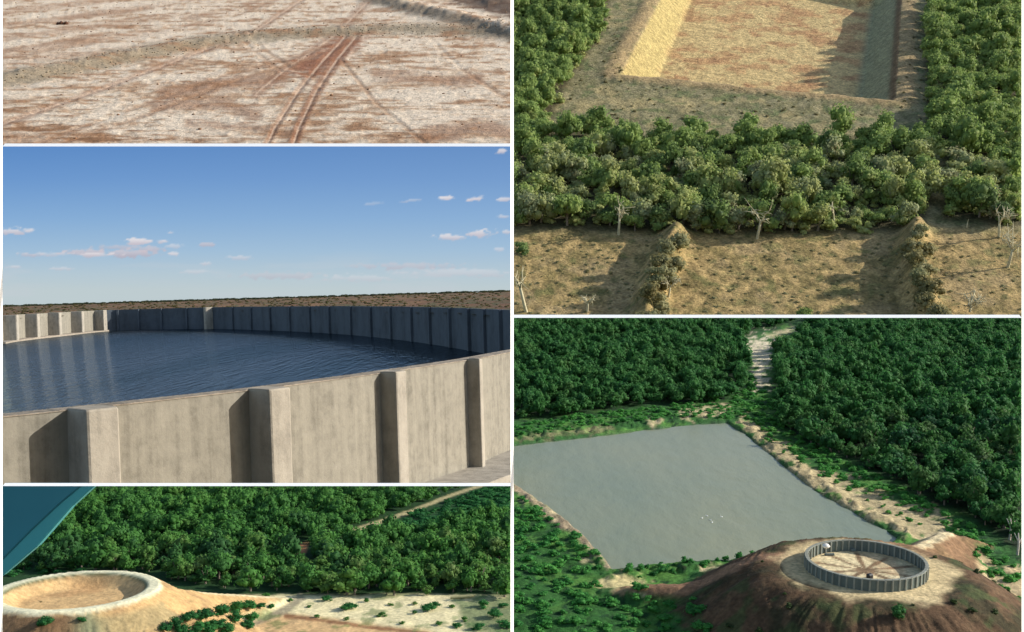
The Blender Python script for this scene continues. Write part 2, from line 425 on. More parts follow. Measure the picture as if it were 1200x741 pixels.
# ------------------------------------------------------------------ the white dividers between the five places
white = mat_plain('white_paint', (.88, .87, .84), .6)
def prism(pts3a, pts3b, name, parent):
    V = list(pts3a) + list(pts3b); n = len(pts3a); bm = bmesh.new(); vs = [bm.verts.new(v) for v in V]
    bm.faces.new(vs[:n]); bm.faces.new(vs[n:][::-1])
    for i in range(n): bm.faces.new([vs[i], vs[i + n], vs[(i + 1) % n + n], vs[(i + 1) % n]])
    bmesh.ops.recalc_face_normals(bm, faces=bm.faces); me = bpy.data.meshes.new(name); bm.to_mesh(me); bm.free(); me.materials.append(white)
    return link(name, me, parent=parent, loc=(0, 0, 0))
DY = 14.0
fr = link('dividing_frame', None); tag(fr, 'thin white frame of bars that divides the five landscape views', 'frame')
def vbar(a, b, y0, y1):
    x0, x1 = (a - CX) / F * DY, (b - CX) / F * DY; q = (x1 - x0) * 1.33; zt, zb = (CY - y0) / F * DY, (CY - y1) / F * DY
    k = (DY + q) / DY; prism([(x0, DY, zt), (x1 * k, DY + q, zt), (x0 * k, DY + q, zt)], [(x0, DY, zb), (x1 * k, DY + q, zb), (x0 * k, DY + q, zb)], 'upright', fr)
def hbar(a, b, y0, y1):
    D = DY + .3; zt, zb = (CY - y0) / F * D, (CY - y1) / F * D; q = (zt - zb) * 1.7; x0, x1 = (a - CX) / F * D, (b - CX) / F * D
    k = (D + q) / D; prism([(x0, D, zb), (x0, D + q, zt * k), (x0, D + q, zb * k)], [(x1, D, zb), (x1, D + q, zt * k), (x1, D + q, zb * k)], 'crossbar', fr)
vbar(-2, 3, -12, 753); vbar(598.3, 602, -12, 753); vbar(1197.2, 1202, -12, 753)
hbar(3, 598.3, 168.3, 171.8); hbar(3, 598.3, 566.2, 569.8); hbar(602, 1197.2, 369, 372.6)

# ------------------------------------------------------------------ bare earth with tyre tracks
RIDGE = [(-20, 97), (60, 84), (150, 66), (230, 51), (300, 42), (380, 38), (450, 34), (520, 34), (620, 43)]
BANK = [(425, -6), (480, 9), (540, 23), (620, 47)]
TR1 = [(418, 42), (395, 70), (370, 108), (350, 150), (340, 180)]; TR2 = [(404, 44), (378, 72), (350, 106), (322, 150), (308, 180)]
TR3 = [(362, -6), (300, 36), (220, 66), (120, 104), (-10, 150)]; TRX = [[(-10, 62), (120, 40), (260, 14), (330, -8)], [(-10, 70), (120, 48), (262, 22), (345, -8)], [(280, 44), (300, 62), (330, 84), (372, 104)], [(292, 42), (312, 60), (342, 80), (384, 98)], [(500, 170), (440, 120), (400, 70)], [(430, 38), (470, 20), (520, -8)], [(448, 40), (490, 22), (545, -8)], [(600, 120), (540, 80), (505, 46)], [(40, 170), (150, 130), (260, 90), (350, 66), (402, 46)], [(62, 172), (168, 136), (272, 96), (360, 70), (410, 48)], [(-10, 30), (150, 14), (250, -6)]]
TR4 = [(440, -8), (395, 40), (330, 85), (300, 110)]
def tl_h(X, Y, px, py):
    d, _ = sdline(px, py, RIDGE); z = .75 * np.exp(-(d / 5) ** 2) * (.7 + .6 * fbm(X * .9, Y * .5, 3, 5))
    d, _ = sdline(px, py, BANK); z += 1.3 * np.exp(-(d / 6) ** 2) * (.6 + .8 * fbm(X * .5, Y * .3, 3, 6))
    for t in (TR1, TR2, TR3):
        d, _ = sdline(px, py, t); z += -.05 * np.exp(-(d / 2) ** 2) + .035 * np.exp(-((d - 5) / 2.5) ** 2)
    for t in TRX:
        d, _ = sdline(px, py, t); z += -.05 * np.exp(-(d / 1.6) ** 2) + .03 * np.exp(-((d - 3.4) / 1.6) ** 2)
    pile = sst(0, 10, sdpoly(px, py, [(505, -30), (640, -30), (640, 24), (570, 12)])); z += pile * 1.6 * fbm(X * .35, Y * .2, 3, 9)
    z += .22 * (fbm(X * .3, Y * .8, 5, 11) - .5) + .16 * (fbm(X * 1.4, Y * 3, 3, 12) - .5)
    return z
def tl_c(px, py, X, Y, Z):
    n = fbm(X * .12, Y * .2, 5, 21); n2 = fbm(X * .6, Y * 1.2, 4, 22)
    col = np.zeros(px.shape + (3,)) + P(228, 208, 182)
    col = mixc(col, P(184, 146, 108), sst(.42, .64, n * .5 + n2 * .5) * .7)
    col = mixc(col, P(152, 110, 76), sst(.5, .7, n2 * .5 + n * .5) * .8)
    # stripes across the upper left
    st = sst(.3, .8, .5 + .5 * np.sin((py + px * .13 + 6 * n) * .42)) * sst(300, 120, px + py * .8) * sst(90, 60, py)
    col = mixc(col, P(178, 142, 112), st * .55)
    # orange brown lower left, streaked
    lo = sst(0, 50, sdpoly(px, py, [(-40, 118), (90, 128), (200, 150), (330, 148), (330, 230), (-40, 230)]) + 60 * (n2 - .5))
    col = mixc(col, P(170, 124, 86), lo * .9); col = mixc(col, P(134, 98, 68), lo * sst(.45, .62, n2) * .8)
    b = sst(-6, 10, sdpoly(px, py, [(398, 42), (432, 42), (410, 66), (372, 92), (335, 88), (345, 70)]) + 22 * (n2 - .5)); col = mixc(col, P(150, 98, 70), b * .9)
    for q, wd in (([(190, 110), (250, 100), (330, 92)], 6), ([(180, 125), (260, 122), (300, 135)], 5), ([(440, 88), (520, 96), (560, 92)], 4), ([(500, 160), (560, 150), (600, 158)], 7), ([(220, 146), (300, 150), (350, 160)], 3)):
        d, _ = sdline(px, py, q); col = mixc(col, P(150, 108, 78), sst(wd + 6, wd - 4, d + 20 * (n2 - .5)) * .7)
    for q, wd, s in ((TR1, 6, .9), (TR2, 4, .7), (TR3, 3, .7), (TR4, 5, .6)):
        d, u = sdline(px, py, q); col = mixc(col, P(142, 96, 68), sst(wd + 2, wd - 2, d + 8 * (n2 - .5)) * s * .8)
        col = mixc(col, P(222, 190, 160), sst(1.6, .4, d) * .7)
    for q in TRX:
        d, u = sdline(px, py, q); col = mixc(col, P(160, 120, 88), sst(3.4, .8, d + 5 * (n2 - .5)) * .55 * sst(.3, .5, vnoise(px * .03, py * .03, 7)))
    d, _ = sdline(px, py, RIDGE); wd = 9 - 3.5 * sst(0, 400, px); col = mixc(col, P(146, 130, 104), sst(wd + 4, wd - 4, d + 12 * (n2 - .5) + 6 * (n - .5)) * .85)
    d, _ = sdline(px, py, BANK); col = mixc(col, P(138, 122, 100), sst(10, 3, d + 6 * (n2 - .5)) * .9)
    k = sst(-2, 8, sdpoly(px, py, [(440, -30), (640, -30), (640, 34), (540, 10)]) + 12 * (n2 - .5)); col = mixc(col, P(96, 74, 58), k * .9)
    return col
m_tl = mat_ground('bare_earth', .8, 3.5, .32, .75, .5)
ground(TL, 'ground', tl_h, tl_c, m_tl, 1.6, (4, 2, 4, 14), 'pale bare earth with reddish tyre tracks and a low windrow of grey soil')
m_stone = mat_plain('clod_soil', P(140, 104, 76), .95, .4, .6)
def clods(site, poly, spacing, size, name, label, hf, mat):
    pts = scatter(site, poly, spacing, .5, None, lambda a, b, x, y: hf(a, b, x, y)); big = []
    for p in pts:
        s = size * rng.uniform(.3, 1) ** 2 * 1.6; V, T = ico(1, np.zeros(3), 1 if s > size else 0 or 1, .3)
        V = xf(V, p, rng.uniform(0, 6), np.array([s, s * .8, s * .55])); T = clipT(site, V, T)
        if len(T) > 6: big.append(compact(V, T))
    V, T = join(big); o = link(name, mesh_from(name, V, T, [mat], smooth=False), site); tag(o, label, kind='stuff')
clods(TL, [(0, 0), (600, 0), (600, 170), (0, 170)], 4.2, .13, 'soil_clods', 'scattered brown clods of dry soil', tl_h, m_stone)
clods(TL, [(0, 95), (150, 62), (300, 38), (600, 30), (600, 44), (420, 44), (300, 48), (100, 86), (0, 104)], 1.1, .14, 'windrow_clods', 'crumbled grey brown soil heaped along the windrow', tl_h, mat_plain('windrow_soil', P(140, 124, 100), .95, .4, .6))
X_, Y_ = TL.g(72, 29)
V, T = join([ico(.42, np.array([0, 0, .2]), 2, .15), ico(.4, np.array([.8, .1, .2]), 2, .15), ico(.3, np.array([-.6, 0, .12]), 2, .15)])
tag(link('soil_lump', mesh_from('soil_lump', V, T, [mat_plain('dark_soil', P(92, 62, 46), .95, .3, 1)]), TL, loc=(float(X_), float(Y_), 0)), 'lone dark brown lump of earth on the pale ground at the upper left', 'soil lump')

# ------------------------------------------------------------------ the round concrete tank full of water
E12 = 12.0; ZE = P2.h                       # eye is ZE above the site's ground plane; lengths below in E12 units under the eye
def p2z(e): return ZE - e * E12             # height of something e units below the eye
def cat(pts, n=24):
    pts = [np.array(p, float) for p in pts]; out = []
    q = [2 * pts[0] - pts[1]] + pts + [2 * pts[-1] - pts[-2]]
    for i in range(1, len(q) - 2):
        for k in range(n):
            t = k / n; out.append(.5 * ((2 * q[i]) + (q[i + 1] - q[i - 1]) * t + (2 * q[i - 1] - 5 * q[i] + 4 * q[i + 1] - q[i + 2]) * t * t + (3 * q[i] - q[i - 1] - 3 * q[i + 1] + q[i + 2]) * t ** 3))
    out.append(pts[-1]); return np.array(out)
def rimpt(px, py):                          # ground-plan point where the rim is seen at a pixel
    x, y = P2.g(px, py, p2z(1)); return (float(x), float(y))
near_px = [(-60, 495), (3, 488), (100, 478), (170, 470.5), (300, 456), (375, 446.5), (452, 436), (549, 421.5), (598, 412.5), (650, 403)]
NEAR = cat([rimpt(*p) for p in near_px], 40)
far_px = [(-30, 372.5), (3, 370), (57, 367), (115, 364), (180, 362), (250, 360.3), (330, 359.3), (400, 359), (470, 359.6), (530, 361), (598, 363.5), (640, 366)]
FAR = cat([rimpt(*p) for p in far_px], 30)
def at_px(path, z, px):                     # index of the path point seen nearest a pixel column
    L = np.concatenate([path, np.full((len(path), 1), z)], 1); qx, _ = P2.proj(L); return int(np.argmin(np.abs(qx - px)))
def side(path, i):                          # unit tangent and the normal that points towards the viewer
    a, b = path[max(i - 1, 0)], path[min(i + 1, len(path) - 1)]; t = (b - a) / np.linalg.norm(b - a); n = np.array([t[1], -t[0]]); return t, n
m_con = mat_concrete('tan_concrete', P(148, 142, 128, .9), .6, .06, .38, .45, .3)
m_con_shade = mat_concrete('shaded_concrete', P(88, 96, 104, .85), .06, .3, .4, .3, 1)  # tank concrete made darker and bluer: the far wall's shade in its colour
m_pil = mat_concrete('pilaster_concrete', P(166, 158, 144, .95), .4, .2, .35, .6, .3)
m_rim = mat_concrete('rim_concrete', P(158, 146, 130), .6, 1, .5, .8, .4)
tank = link('water_tank', None, P2, loc=(float(NEAR[160][0]), float(NEAR[160][1]), p2z(2.6))); tag(tank, 'large round tank of tan concrete panels and pilasters filled with dark blue water', 'tank')
def tpart(name, bm, mat, smooth=False):
    clipbm(bm, P2)
    loose = [v for v in bm.verts if not v.link_faces]; bmesh.ops.delete(bm, geom=loose, context='VERTS')
    if not bm.faces: bm.free(); return
    me = bpy.data.meshes.new(name); bm.to_mesh(me); bm.free(); me.materials.append(mat)
    if smooth:
        for p in me.polygons: p.use_smooth = True
    o = link(name, me, P2); mw = o.matrix_world.copy(); o.parent = tank; o.matrix_parent_inverse = tank.matrix_world.inverted(); o.matrix_world = mw
    return o
def sweep(path, i0, i1, o0, o1, z0, z1, wob=0, step=1):
    """a curved slab along the path between offsets o0 (away) and o1 (towards the viewer)"""
    idx = list(range(i0, i1, step)) + [i1]; bm = bmesh.new(); rings = []
    for i in idx:
        t, n = side(path, i); p = path[i]; k = wob * rng.uniform(-1, 1)
        rings.append([bm.verts.new((*(p + n * o), z)) for o, z in ((o1, z0), (o1, z1 + k), (o0, z1 + k * .5), (o0, z0))])
    for a, b in zip(rings, rings[1:]):
        for k in range(4): bm.faces.new([a[k], b[k], b[(k + 1) % 4], a[(k + 1) % 4]])
    bm.faces.new(rings[0][::-1]); bm.faces.new(rings[-1]); bmesh.ops.recalc_face_normals(bm, faces=bm.faces)
    return bm
TH = .26 * E12
npil = [at_px(NEAR, p2z(1), x) for x in (-50, 100, 305, 453, 549, 618)]
ends = [1] + npil[1:] + [len(NEAR) - 2]
for a, b in zip(ends, ends[1:]):            # near wall panels between the pilasters, recessed joints under the pilasters
    tpart('wall_panel', sweep(NEAR, a, b, -TH, 0, p2z(2.62), p2z(1.012)), m_con)
    tpart('coping', sweep(NEAR, a, b, -TH * 1.02, .01 * E12, p2z(1.012) + .01, p2z(1.0), .045), m_rim)
def pil(path, i, w, p, z0, z1, sgn, mat, name='pilaster', ch=.22):
    t, n = side(path, i); c = path[i]; bm = bmesh.new()
    prof = [(-w / 2, -.02 * E12), (-w / 2, p * .93), (-w / 2 + .05 * w, p), (w / 2 * (1 - ch), p), (w / 2, p * (1 - ch * 1.1)), (w / 2, -.02 * E12)]
    r = []
    for z, k in ((z0, 1.0), (z0 + (z1 - z0) * .5, 1.0), (z1 - .03 * w, 1.0), (z1, .93)):
        r.append([bm.verts.new((*(c + t * u * k + n * sgn * v * k + t * rng.uniform(-.01, .01) * w), z)) for u, v in prof])
    for a, b in zip(r, r[1:]):
        for k in range(6): bm.faces.new([a[k], a[(k + 1) % 6], b[(k + 1) % 6], b[k]])
    bm.faces.new(r[0][::-1]); bm.faces.new(r[-1]); bmesh.ops.recalc_face_normals(bm, faces=bm.faces)
    bmesh.ops.bevel(bm, geom=bm.edges[:], offset=.012 * E12, segments=1, affect='EDGES')
    tpart(name, bm, mat)
for i, wv_, pv_ in zip(npil[1:], (.36, .33, .26, .13, .2), (.36, .33, .24, .20, .2)): pil(NEAR, i, wv_ * E12, pv_ * E12, p2z(2.62), p2z(.985), 1, m_pil)
# footing along the foot of the near wall
tpart('footing', sweep(NEAR, 1, len(NEAR) - 2, 0.01, .85 * E12, p2z(3.0), p2z(2.55), .06), m_pil)
# far wall: short panels and inner pilasters, shade painted in right of the turn
fx = [-22, 4, 30, 57, 85, 113, 137, 163, 190, 218, 248, 272, 295, 316, 339, 363, 387, 412, 436, 459, 482, 505, 527, 549, 569, 588, 608]
fi = [at_px(FAR, p2z(1), x) for x in fx]
for a, b in zip(fi, fi[1:]):
    if b - a < 2: continue
    tpart('wall_panel', sweep(FAR, a, b, -2, rng.uniform(-.3, .3), p2z(3.5), p2z(1.0) + rng.uniform(-.1, .1), 0, 3), m_con_shade if fx[fi.index(a)] > 112 else m_con)
for x, i in zip(fx, fi):
    if 0 < i < len(FAR) - 1:
        big = x in (4, 30, 57, 85, 113); mid = x == 248
        pil(FAR, i, 8 if big else 6 if mid else 3.0, 14 if big else 10 if mid else 2.2, p2z(3.5), p2z(.975 if big or mid else .99), 1, m_pil if big or mid else m_con_shade, ch=.15)  # sunlit ribs keep the pale concrete, the others get the shade tone
i0, i1 = at_px(FAR, p2z(1), -15), at_px(FAR, p2z(1), 116)
tpart('ledge', sweep(FAR, i0, i1, 0, 16, p2z(3.5), p2z(3.22), .3, 4), m_rim)
# water
m_w, t_, N_, L_, b_ = nt('tank_water'); N_.remove(b_)
tc_ = N_.new('ShaderNodeTexCoord'); mp_ = N_.new('ShaderNodeMapping'); mp_.inputs['Scale'].default_value = (1, .11, 1); L_.new(tc_.outputs['Object'], mp_.inputs[0])
n1_ = N_.new('ShaderNodeTexNoise'); n1_.inputs['Scale'].default_value = .24; n1_.inputs['Detail'].default_value = 4; n1_.inputs['Roughness'].default_value = .65; L_.new(mp_.outputs[0], n1_.inputs[0])
bp_ = N_.new('ShaderNodeBump'); bp_.inputs['Strength'].default_value = 1; bp_.inputs['Distance'].default_value = 2.2; L_.new(n1_.outputs[0], bp_.inputs['Height'])
df_ = N_.new('ShaderNodeBsdfDiffuse'); gl_ = N_.new('ShaderNodeBsdfGlossy'); gl_.inputs['Roughness'].default_value = .08; gl_.inputs['Color'].default_value = (.8, .9, 1, 1)
n2_ = N_.new('ShaderNodeTexNoise'); n2_.inputs['Scale'].default_value = .02; n2_.inputs['Detail'].default_value = 4; L_.new(mp_.outputs[0], n2_.inputs[0])
r_ = N_.new('ShaderNodeValToRGB'); r_.color_ramp.elements[0].position = .35; r_.color_ramp.elements[1].position = .65
r_.color_ramp.elements[0].color = (.010, .015, .016, 1); r_.color_ramp.elements[1].color = (.024, .030, .036, 1); L_.new(n2_.outputs[0], r_.inputs[0]); L_.new(r_.outputs[0], df_.inputs[0])
for x_ in (df_, gl_): L_.new(bp_.outputs[0], x_.inputs['Normal'])
mx_ = N_.new('ShaderNodeMixShader'); fz_ = N_.new('ShaderNodeFresnel'); fz_.inputs[0].default_value = 1.33; L_.new(bp_.outputs[0], fz_.inputs['Normal']); fm_ = N_.new('ShaderNodeMath'); fm_.operation = 'MULTIPLY'; fm_.inputs[1].default_value = .5; L_.new(fz_.outputs[0], fm_.inputs[0]); L_.new(fm_.outputs[0], mx_.inputs[0]); L_.new(df_.outputs[0], mx_.inputs[1]); L_.new(gl_.outputs[0], mx_.inputs[2]); L_.new(mx_.outputs[0], N_['Material Output'].inputs[0])
bm = bmesh.new(); far2 = [FAR[i] for i in range(0, len(FAR), 4)]; nr2 = [NEAR[i] + side(NEAR, i)[1] * -1.5 for i in range(len(NEAR) - 1, -1, -4)]
bm.faces.new([bm.verts.new((x, y, p2z(3.36))) for x, y in list(far2) + list(nr2)]); bmesh.ops.triangulate(bm, faces=bm.faces); clipbm(bm, P2)
bmesh.ops.recalc_face_normals(bm, faces=bm.faces)
if sum(f.normal.z for f in bm.faces) < 0: bmesh.ops.reverse_faces(bm, faces=bm.faces)
me = bpy.data.meshes.new('water'); bm.to_mesh(me); bm.free(); me.materials.append(m_w); tag(link('water', me, P2), 'dark blue rippled water inside the round tank', kind='structure')
# plain beyond the tank
ZP = 1.32
def plain_pts(e):
    return p2z(e)
def p2_ground():
    xs = np.linspace(-5, 612, 300); ds = np.geomspace(1.6, 30.0, 60)[::-1]      # pixels under the horizon
    px, dy = np.meshgrid(xs, ds); py = 339 + -.03 * (px - 600) + dy
    z = np.full(px.shape, p2z(ZP)); X, Y = P2.g(px, py, z.ravel()[0])
    Zh = z + 3.5 * (fbm(X * .01, Y * .004, 4, 31) - .5)
    n = fbm(X * .02, Y * .004, 4, 33); n2 = fbm(X * .06, Y * .012, 3, 34)
    col = np.zeros(px.shape + (3,)) + P(112, 82, 58, .9); col = mixc(col, P(132, 100, 70, .9), sst(.45, .6, n)); col = mixc(col, P(78, 80, 50), sst(.5, .62, n2) * .8)
    V = np.stack([X, Y, Zh], -1).reshape(-1, 3); ny, nx = px.shape; i = np.arange(ny * nx).reshape(ny, nx)
    T = np.stack([i[:-1, :-1].ravel(), i[:-1, 1:].ravel(), i[1:, 1:].ravel(), i[1:, :-1].ravel()], -1)
    global PL; PL = [tuple(p) for p in FAR[::6]] + [tuple(FAR[-1])] + [tuple(p) for p in NEAR[::-12]]
    keep = sdpoly(V[:, 0], V[:, 1], PL) < 4; T = T[keep[T].all(1) & (V[T][:, :, 1].min(1) > 500)]
    me = mesh_from('plain', V, T[:, ::-1], [mat_ground('plain_scrub', .05, .2, .4, .6, 3)], smooth=True, col=col.reshape(-1, 3))
    bm = bmesh.new(); bm.from_mesh(me); clipbm(bm, P2); bm.to_mesh(me); bm.free()
    tag(link('plain', me, P2), 'flat reddish brown plain reaching to the horizon behind the tank', kind='structure')
p2_ground()
lf_scrub = mat_leaf('scrub_leaves', [P(48, 52, 34), P(84, 88, 52), P(112, 104, 66), P(134, 104, 72)], .012)
lf_line = mat_leaf('treeline_leaves', [P(52, 58, 44), P(70, 78, 54), P(92, 92, 62)], .01)
def plainbush(n, d0, d1, wpx, mat, name, label, hs):
    big = []
    for k in range(n):
        px = rng.uniform(-5, 610); dy = rng.uniform(d0, d1); py = 339 - .03 * (px - 600) + dy; x, y = P2.g(px, py, p2z(ZP)); s = wpx * rng.uniform(.5, 1.4) / F * float(y)
        if sdpoly(np.array([float(x)]), np.array([float(y)]), PL)[0] > -2 or float(y) < 700: continue
        V0, T0 = BSH[rng.integers(5)]; V = xf(V0 - np.array([0, 0, .1]), (float(x), float(y), p2z(ZP)), rng.uniform(0, 6), np.array([s, s, s * hs])); T = clipT(P2, V, T0)
        if len(T) > 4: big.append(compact(V, T))
    V, T = join(big); tag(link(name, mesh_from(name, V, T, [mat]), P2), label, kind='stuff')
plainbush(1500, 2.2, 22, 5, lf_scrub, 'scrub', 'low olive and brown scrub dotted over the plain', .45)
plainbush(1500, 1.6, 3.0, 8, lf_line, 'treeline', 'thin dark line of far bushes along the horizon', .34)
# outer ground below the near wall
bm = bmesh.new(); q = [P2.g(x, y, p2z(3.0)) for x, y in ((-10, 575), (-10, 700), (612, 700), (612, 500))]
bm.faces.new([bm.verts.new((float(a), float(b), p2z(3.0))) for a, b in q][::1]); clipbm(bm, P2); 
if bm.faces:
    me = bpy.data.meshes.new('ground'); bm.to_mesh(me); me.materials.append(mat_plain('yard_soil', P(140, 118, 92), .95, .3, .2)); tag(link('ground', me, P2), 'dusty soil at the foot of the tank wall', kind='structure')
bm.free()
# sky behind the plain
def p2_sky():
    D = 9000.0; xs = np.arange(0, 603, 1.5); ys = np.arange(168, 362, 1.5); px, py = np.meshgrid(xs, ys)
    X = (px - CX) / F * D; Z = (CY - py) / F * D; Yw = np.full(px.shape, D)
    v = np.clip((py - 172) / (340 - 172), 0, 1)
    st = np.array([[98, 142, 198], [112, 154, 206], [136, 174, 214], [160, 190, 216], [180, 200, 212], [190, 204, 208]], float)
    c = np.stack([np.interp(v, [0, .22, .5, .72, .88, 1], st[:, k]) for k in range(3)], -1)
    c[..., 0] += 12 * (px / 600 - .4)[...] * (1 - v) ; c[..., 1] += 6 * (px / 600 - .4) * (1 - v)
    n = fbm(px * .05, py * .16, 5, 41); n2 = fbm(px * .16, py * .35, 4, 42)
    def blob(cx, cy, w, h, s, col, sl=0):
        nonlocal c
        d = 1 - np.sqrt(((px - cx) / w) ** 2 + ((py - cy - sl * (px - cx)) / h) ** 2) + 1.5 * (n2 - .5) + .5 * (n - .5)
        a = sst(0, .55, d)[..., None] * s; shade = sst(-.6, .9, (py - cy - sl * (px - cx)) / h)[..., None]
        c = c * (1 - a) + (np.array(col) * (1 - shade * .12) + np.array([0, -4, 2]) * shade) * a
    W = (226, 222, 226); PK = (212, 200, 206)
    for b in ((135, 290, 26, 4, .5, PK), (175, 292, 22, 5, .6, PK), (205, 289, 14, 3, .5, W), (38, 299, 20, 3, .5, PK), (18, 271, 24, 4.5, .85, W), (165, 283, 17, 4.5, .95, W), (190, 283, 8, 3, .8, W), (100, 296, 34, 5, .7, PK), (150, 297, 44, 5.5, .7, PK), (112, 298.5, 30, 3, .8, W), (60, 298, 34, 3, .45, W), (205, 298, 9, 3.2, .8, W), (242, 287, 12, 3, .6, PK), (200, 273, 6, 2, .6, W), (241, 309, 9, 2.5, .55, W),
              (280, 302, 18, 3, .5, W), (15, 313, 12, 2, .5, W), (70, 315, 16, 2, .5, W), (230, 319, 24, 3, .4, W), (522, 233, 11, 3.3, .95, W, -.1), (558, 233, 12, 4, .95, W, -.12), (590, 234, 12, 3, .8, W, -.12), (483, 235, 11, 2, .4, W, -.1), (437, 239, 12, 2, .3, W, -.1),
              (588, 254, 8, 2, .6, W), (588, 177, 7, 3.5, .9, W), (525, 278, 20, 3.5, .85, W), (562, 273, 18, 6, .9, W), (590, 272, 10, 2.5, .7, W), (585, 293, 9, 3, .5, W), (480, 312, 70, 4.5, .45, PK), (540, 320, 70, 6, .4, W), (330, 323, 60, 5, .35, PK), (420, 326, 60, 5, .35, W)): blob(*b)
    streak = sst(.52, .75, fbm(px * .012, py * .09, 5, 44)) * sst(285, 330, py); c = c * (1 - .35 * streak[..., None]) + np.array([196, 204, 212]) * .35 * streak[..., None]
    col = lin(c) / EXP
    ny, nx = px.shape; i = np.arange(ny * nx).reshape(ny, nx)
    T = np.stack([i[:-1, :-1].ravel(), i[:-1, 1:].ravel(), i[1:, 1:].ravel(), i[1:, :-1].ravel()], -1)[:, ::-1]
    m, t, N, L, b = nt('evening_sky'); N.remove(b); a = N.new('ShaderNodeAttribute'); a.attribute_name = 'tone'; em = N.new('ShaderNodeEmission'); L.new(a.outputs['Color'], em.inputs[0]); L.new(em.outputs[0], N['Material Output'].inputs[0])
    Yw = D + 0 * X
    me = mesh_from('sky', np.stack([X, Yw, Z], -1).reshape(-1, 3), T, [m], col=col.reshape(-1, 3))
    bm = bmesh.new(); bm.from_mesh(me); inv = P2.M
    clipbm(bm, P2, off=P2.M.inverted()); bm.to_mesh(me); bm.free()
    tag(link('sky', me), 'clear blue sky with small thin clouds low over the plain', kind='structure')
p2_sky()

# ------------------------------------------------------------------ green country: the grey pond and the ringed mound
RC = BR.g(1014, 668, 2.0); RCX, RCY = float(RC[0]), float(RC[1]); ZM = 2.0; RR = 1.92
POND = [(560, 524), (600, 520), (680, 511), (760, 501), (815, 495), (852, 493), (872, 505), (900, 528), (955, 572), (1000, 597), (1056, 629), (1040, 640), (960, 640), (900, 648), (850, 655), (780, 661), (718, 667), (680, 624), (640, 592), (600, 567), (560, 545)]
RW = [tuple(map(float, BR.g(985, 662, 1.9))), tuple(map(float, BR.g(850, 676, 1.1))), tuple(map(float, BR.g(712, 690, .15)))]
RE = [tuple(map(float, BR.g(1050, 650, 1.9))), tuple(map(float, BR.g(1112, 628, .75))), tuple(map(float, BR.g(1165, 640, .1)))]
def br_h(X, Y, px, py):
    d = np.hypot(X - RCX, Y - RCY); n = fbm(X * .8, Y * .8, 4, 51); n2 = fbm(X * 2.4, Y * 2.4, 4, 52)
    ang = np.arctan2(Y - RCY, X - RCX)
    z = ZM * (1 - sst(3.2, 7.4, d + .5 * (n - .5)) ** .9)
    z = np.where(d > 2.9, z - .16 * sst(2.9, 4, d) * np.abs(vnoise(ang * 26, d * .3, 55) - .5), z)
    dw, u = sdline(X, Y, RW); c = 1.95 - 1.85 * u ** .9; z = np.maximum(z, c - np.maximum(dw - .25, 0) * .62)
    de, u = sdline(X, Y, RE); c = 1.95 - 1.9 * u ** .8; z = np.maximum(z, c - np.maximum(de - .2, 0) * .6)
    z = np.maximum(z, 0) + .22 * (n - .5) * sst(3.2, 5, d) + .10 * (n2 - .5) * sst(2.7, 4, d)
    dp = sdpoly(px, py, POND); z = np.where(dp > 0, np.minimum(z, .08) - .55 * sst(0, 6, dp), z + .0) 
    rim = np.exp(-((dp + 7) / 6) ** 2) * .12 * sst(.35, .7, n2); z = z + rim * (dp < 0) * (z < .5)
    return z
SAND = (218, 200, 158)
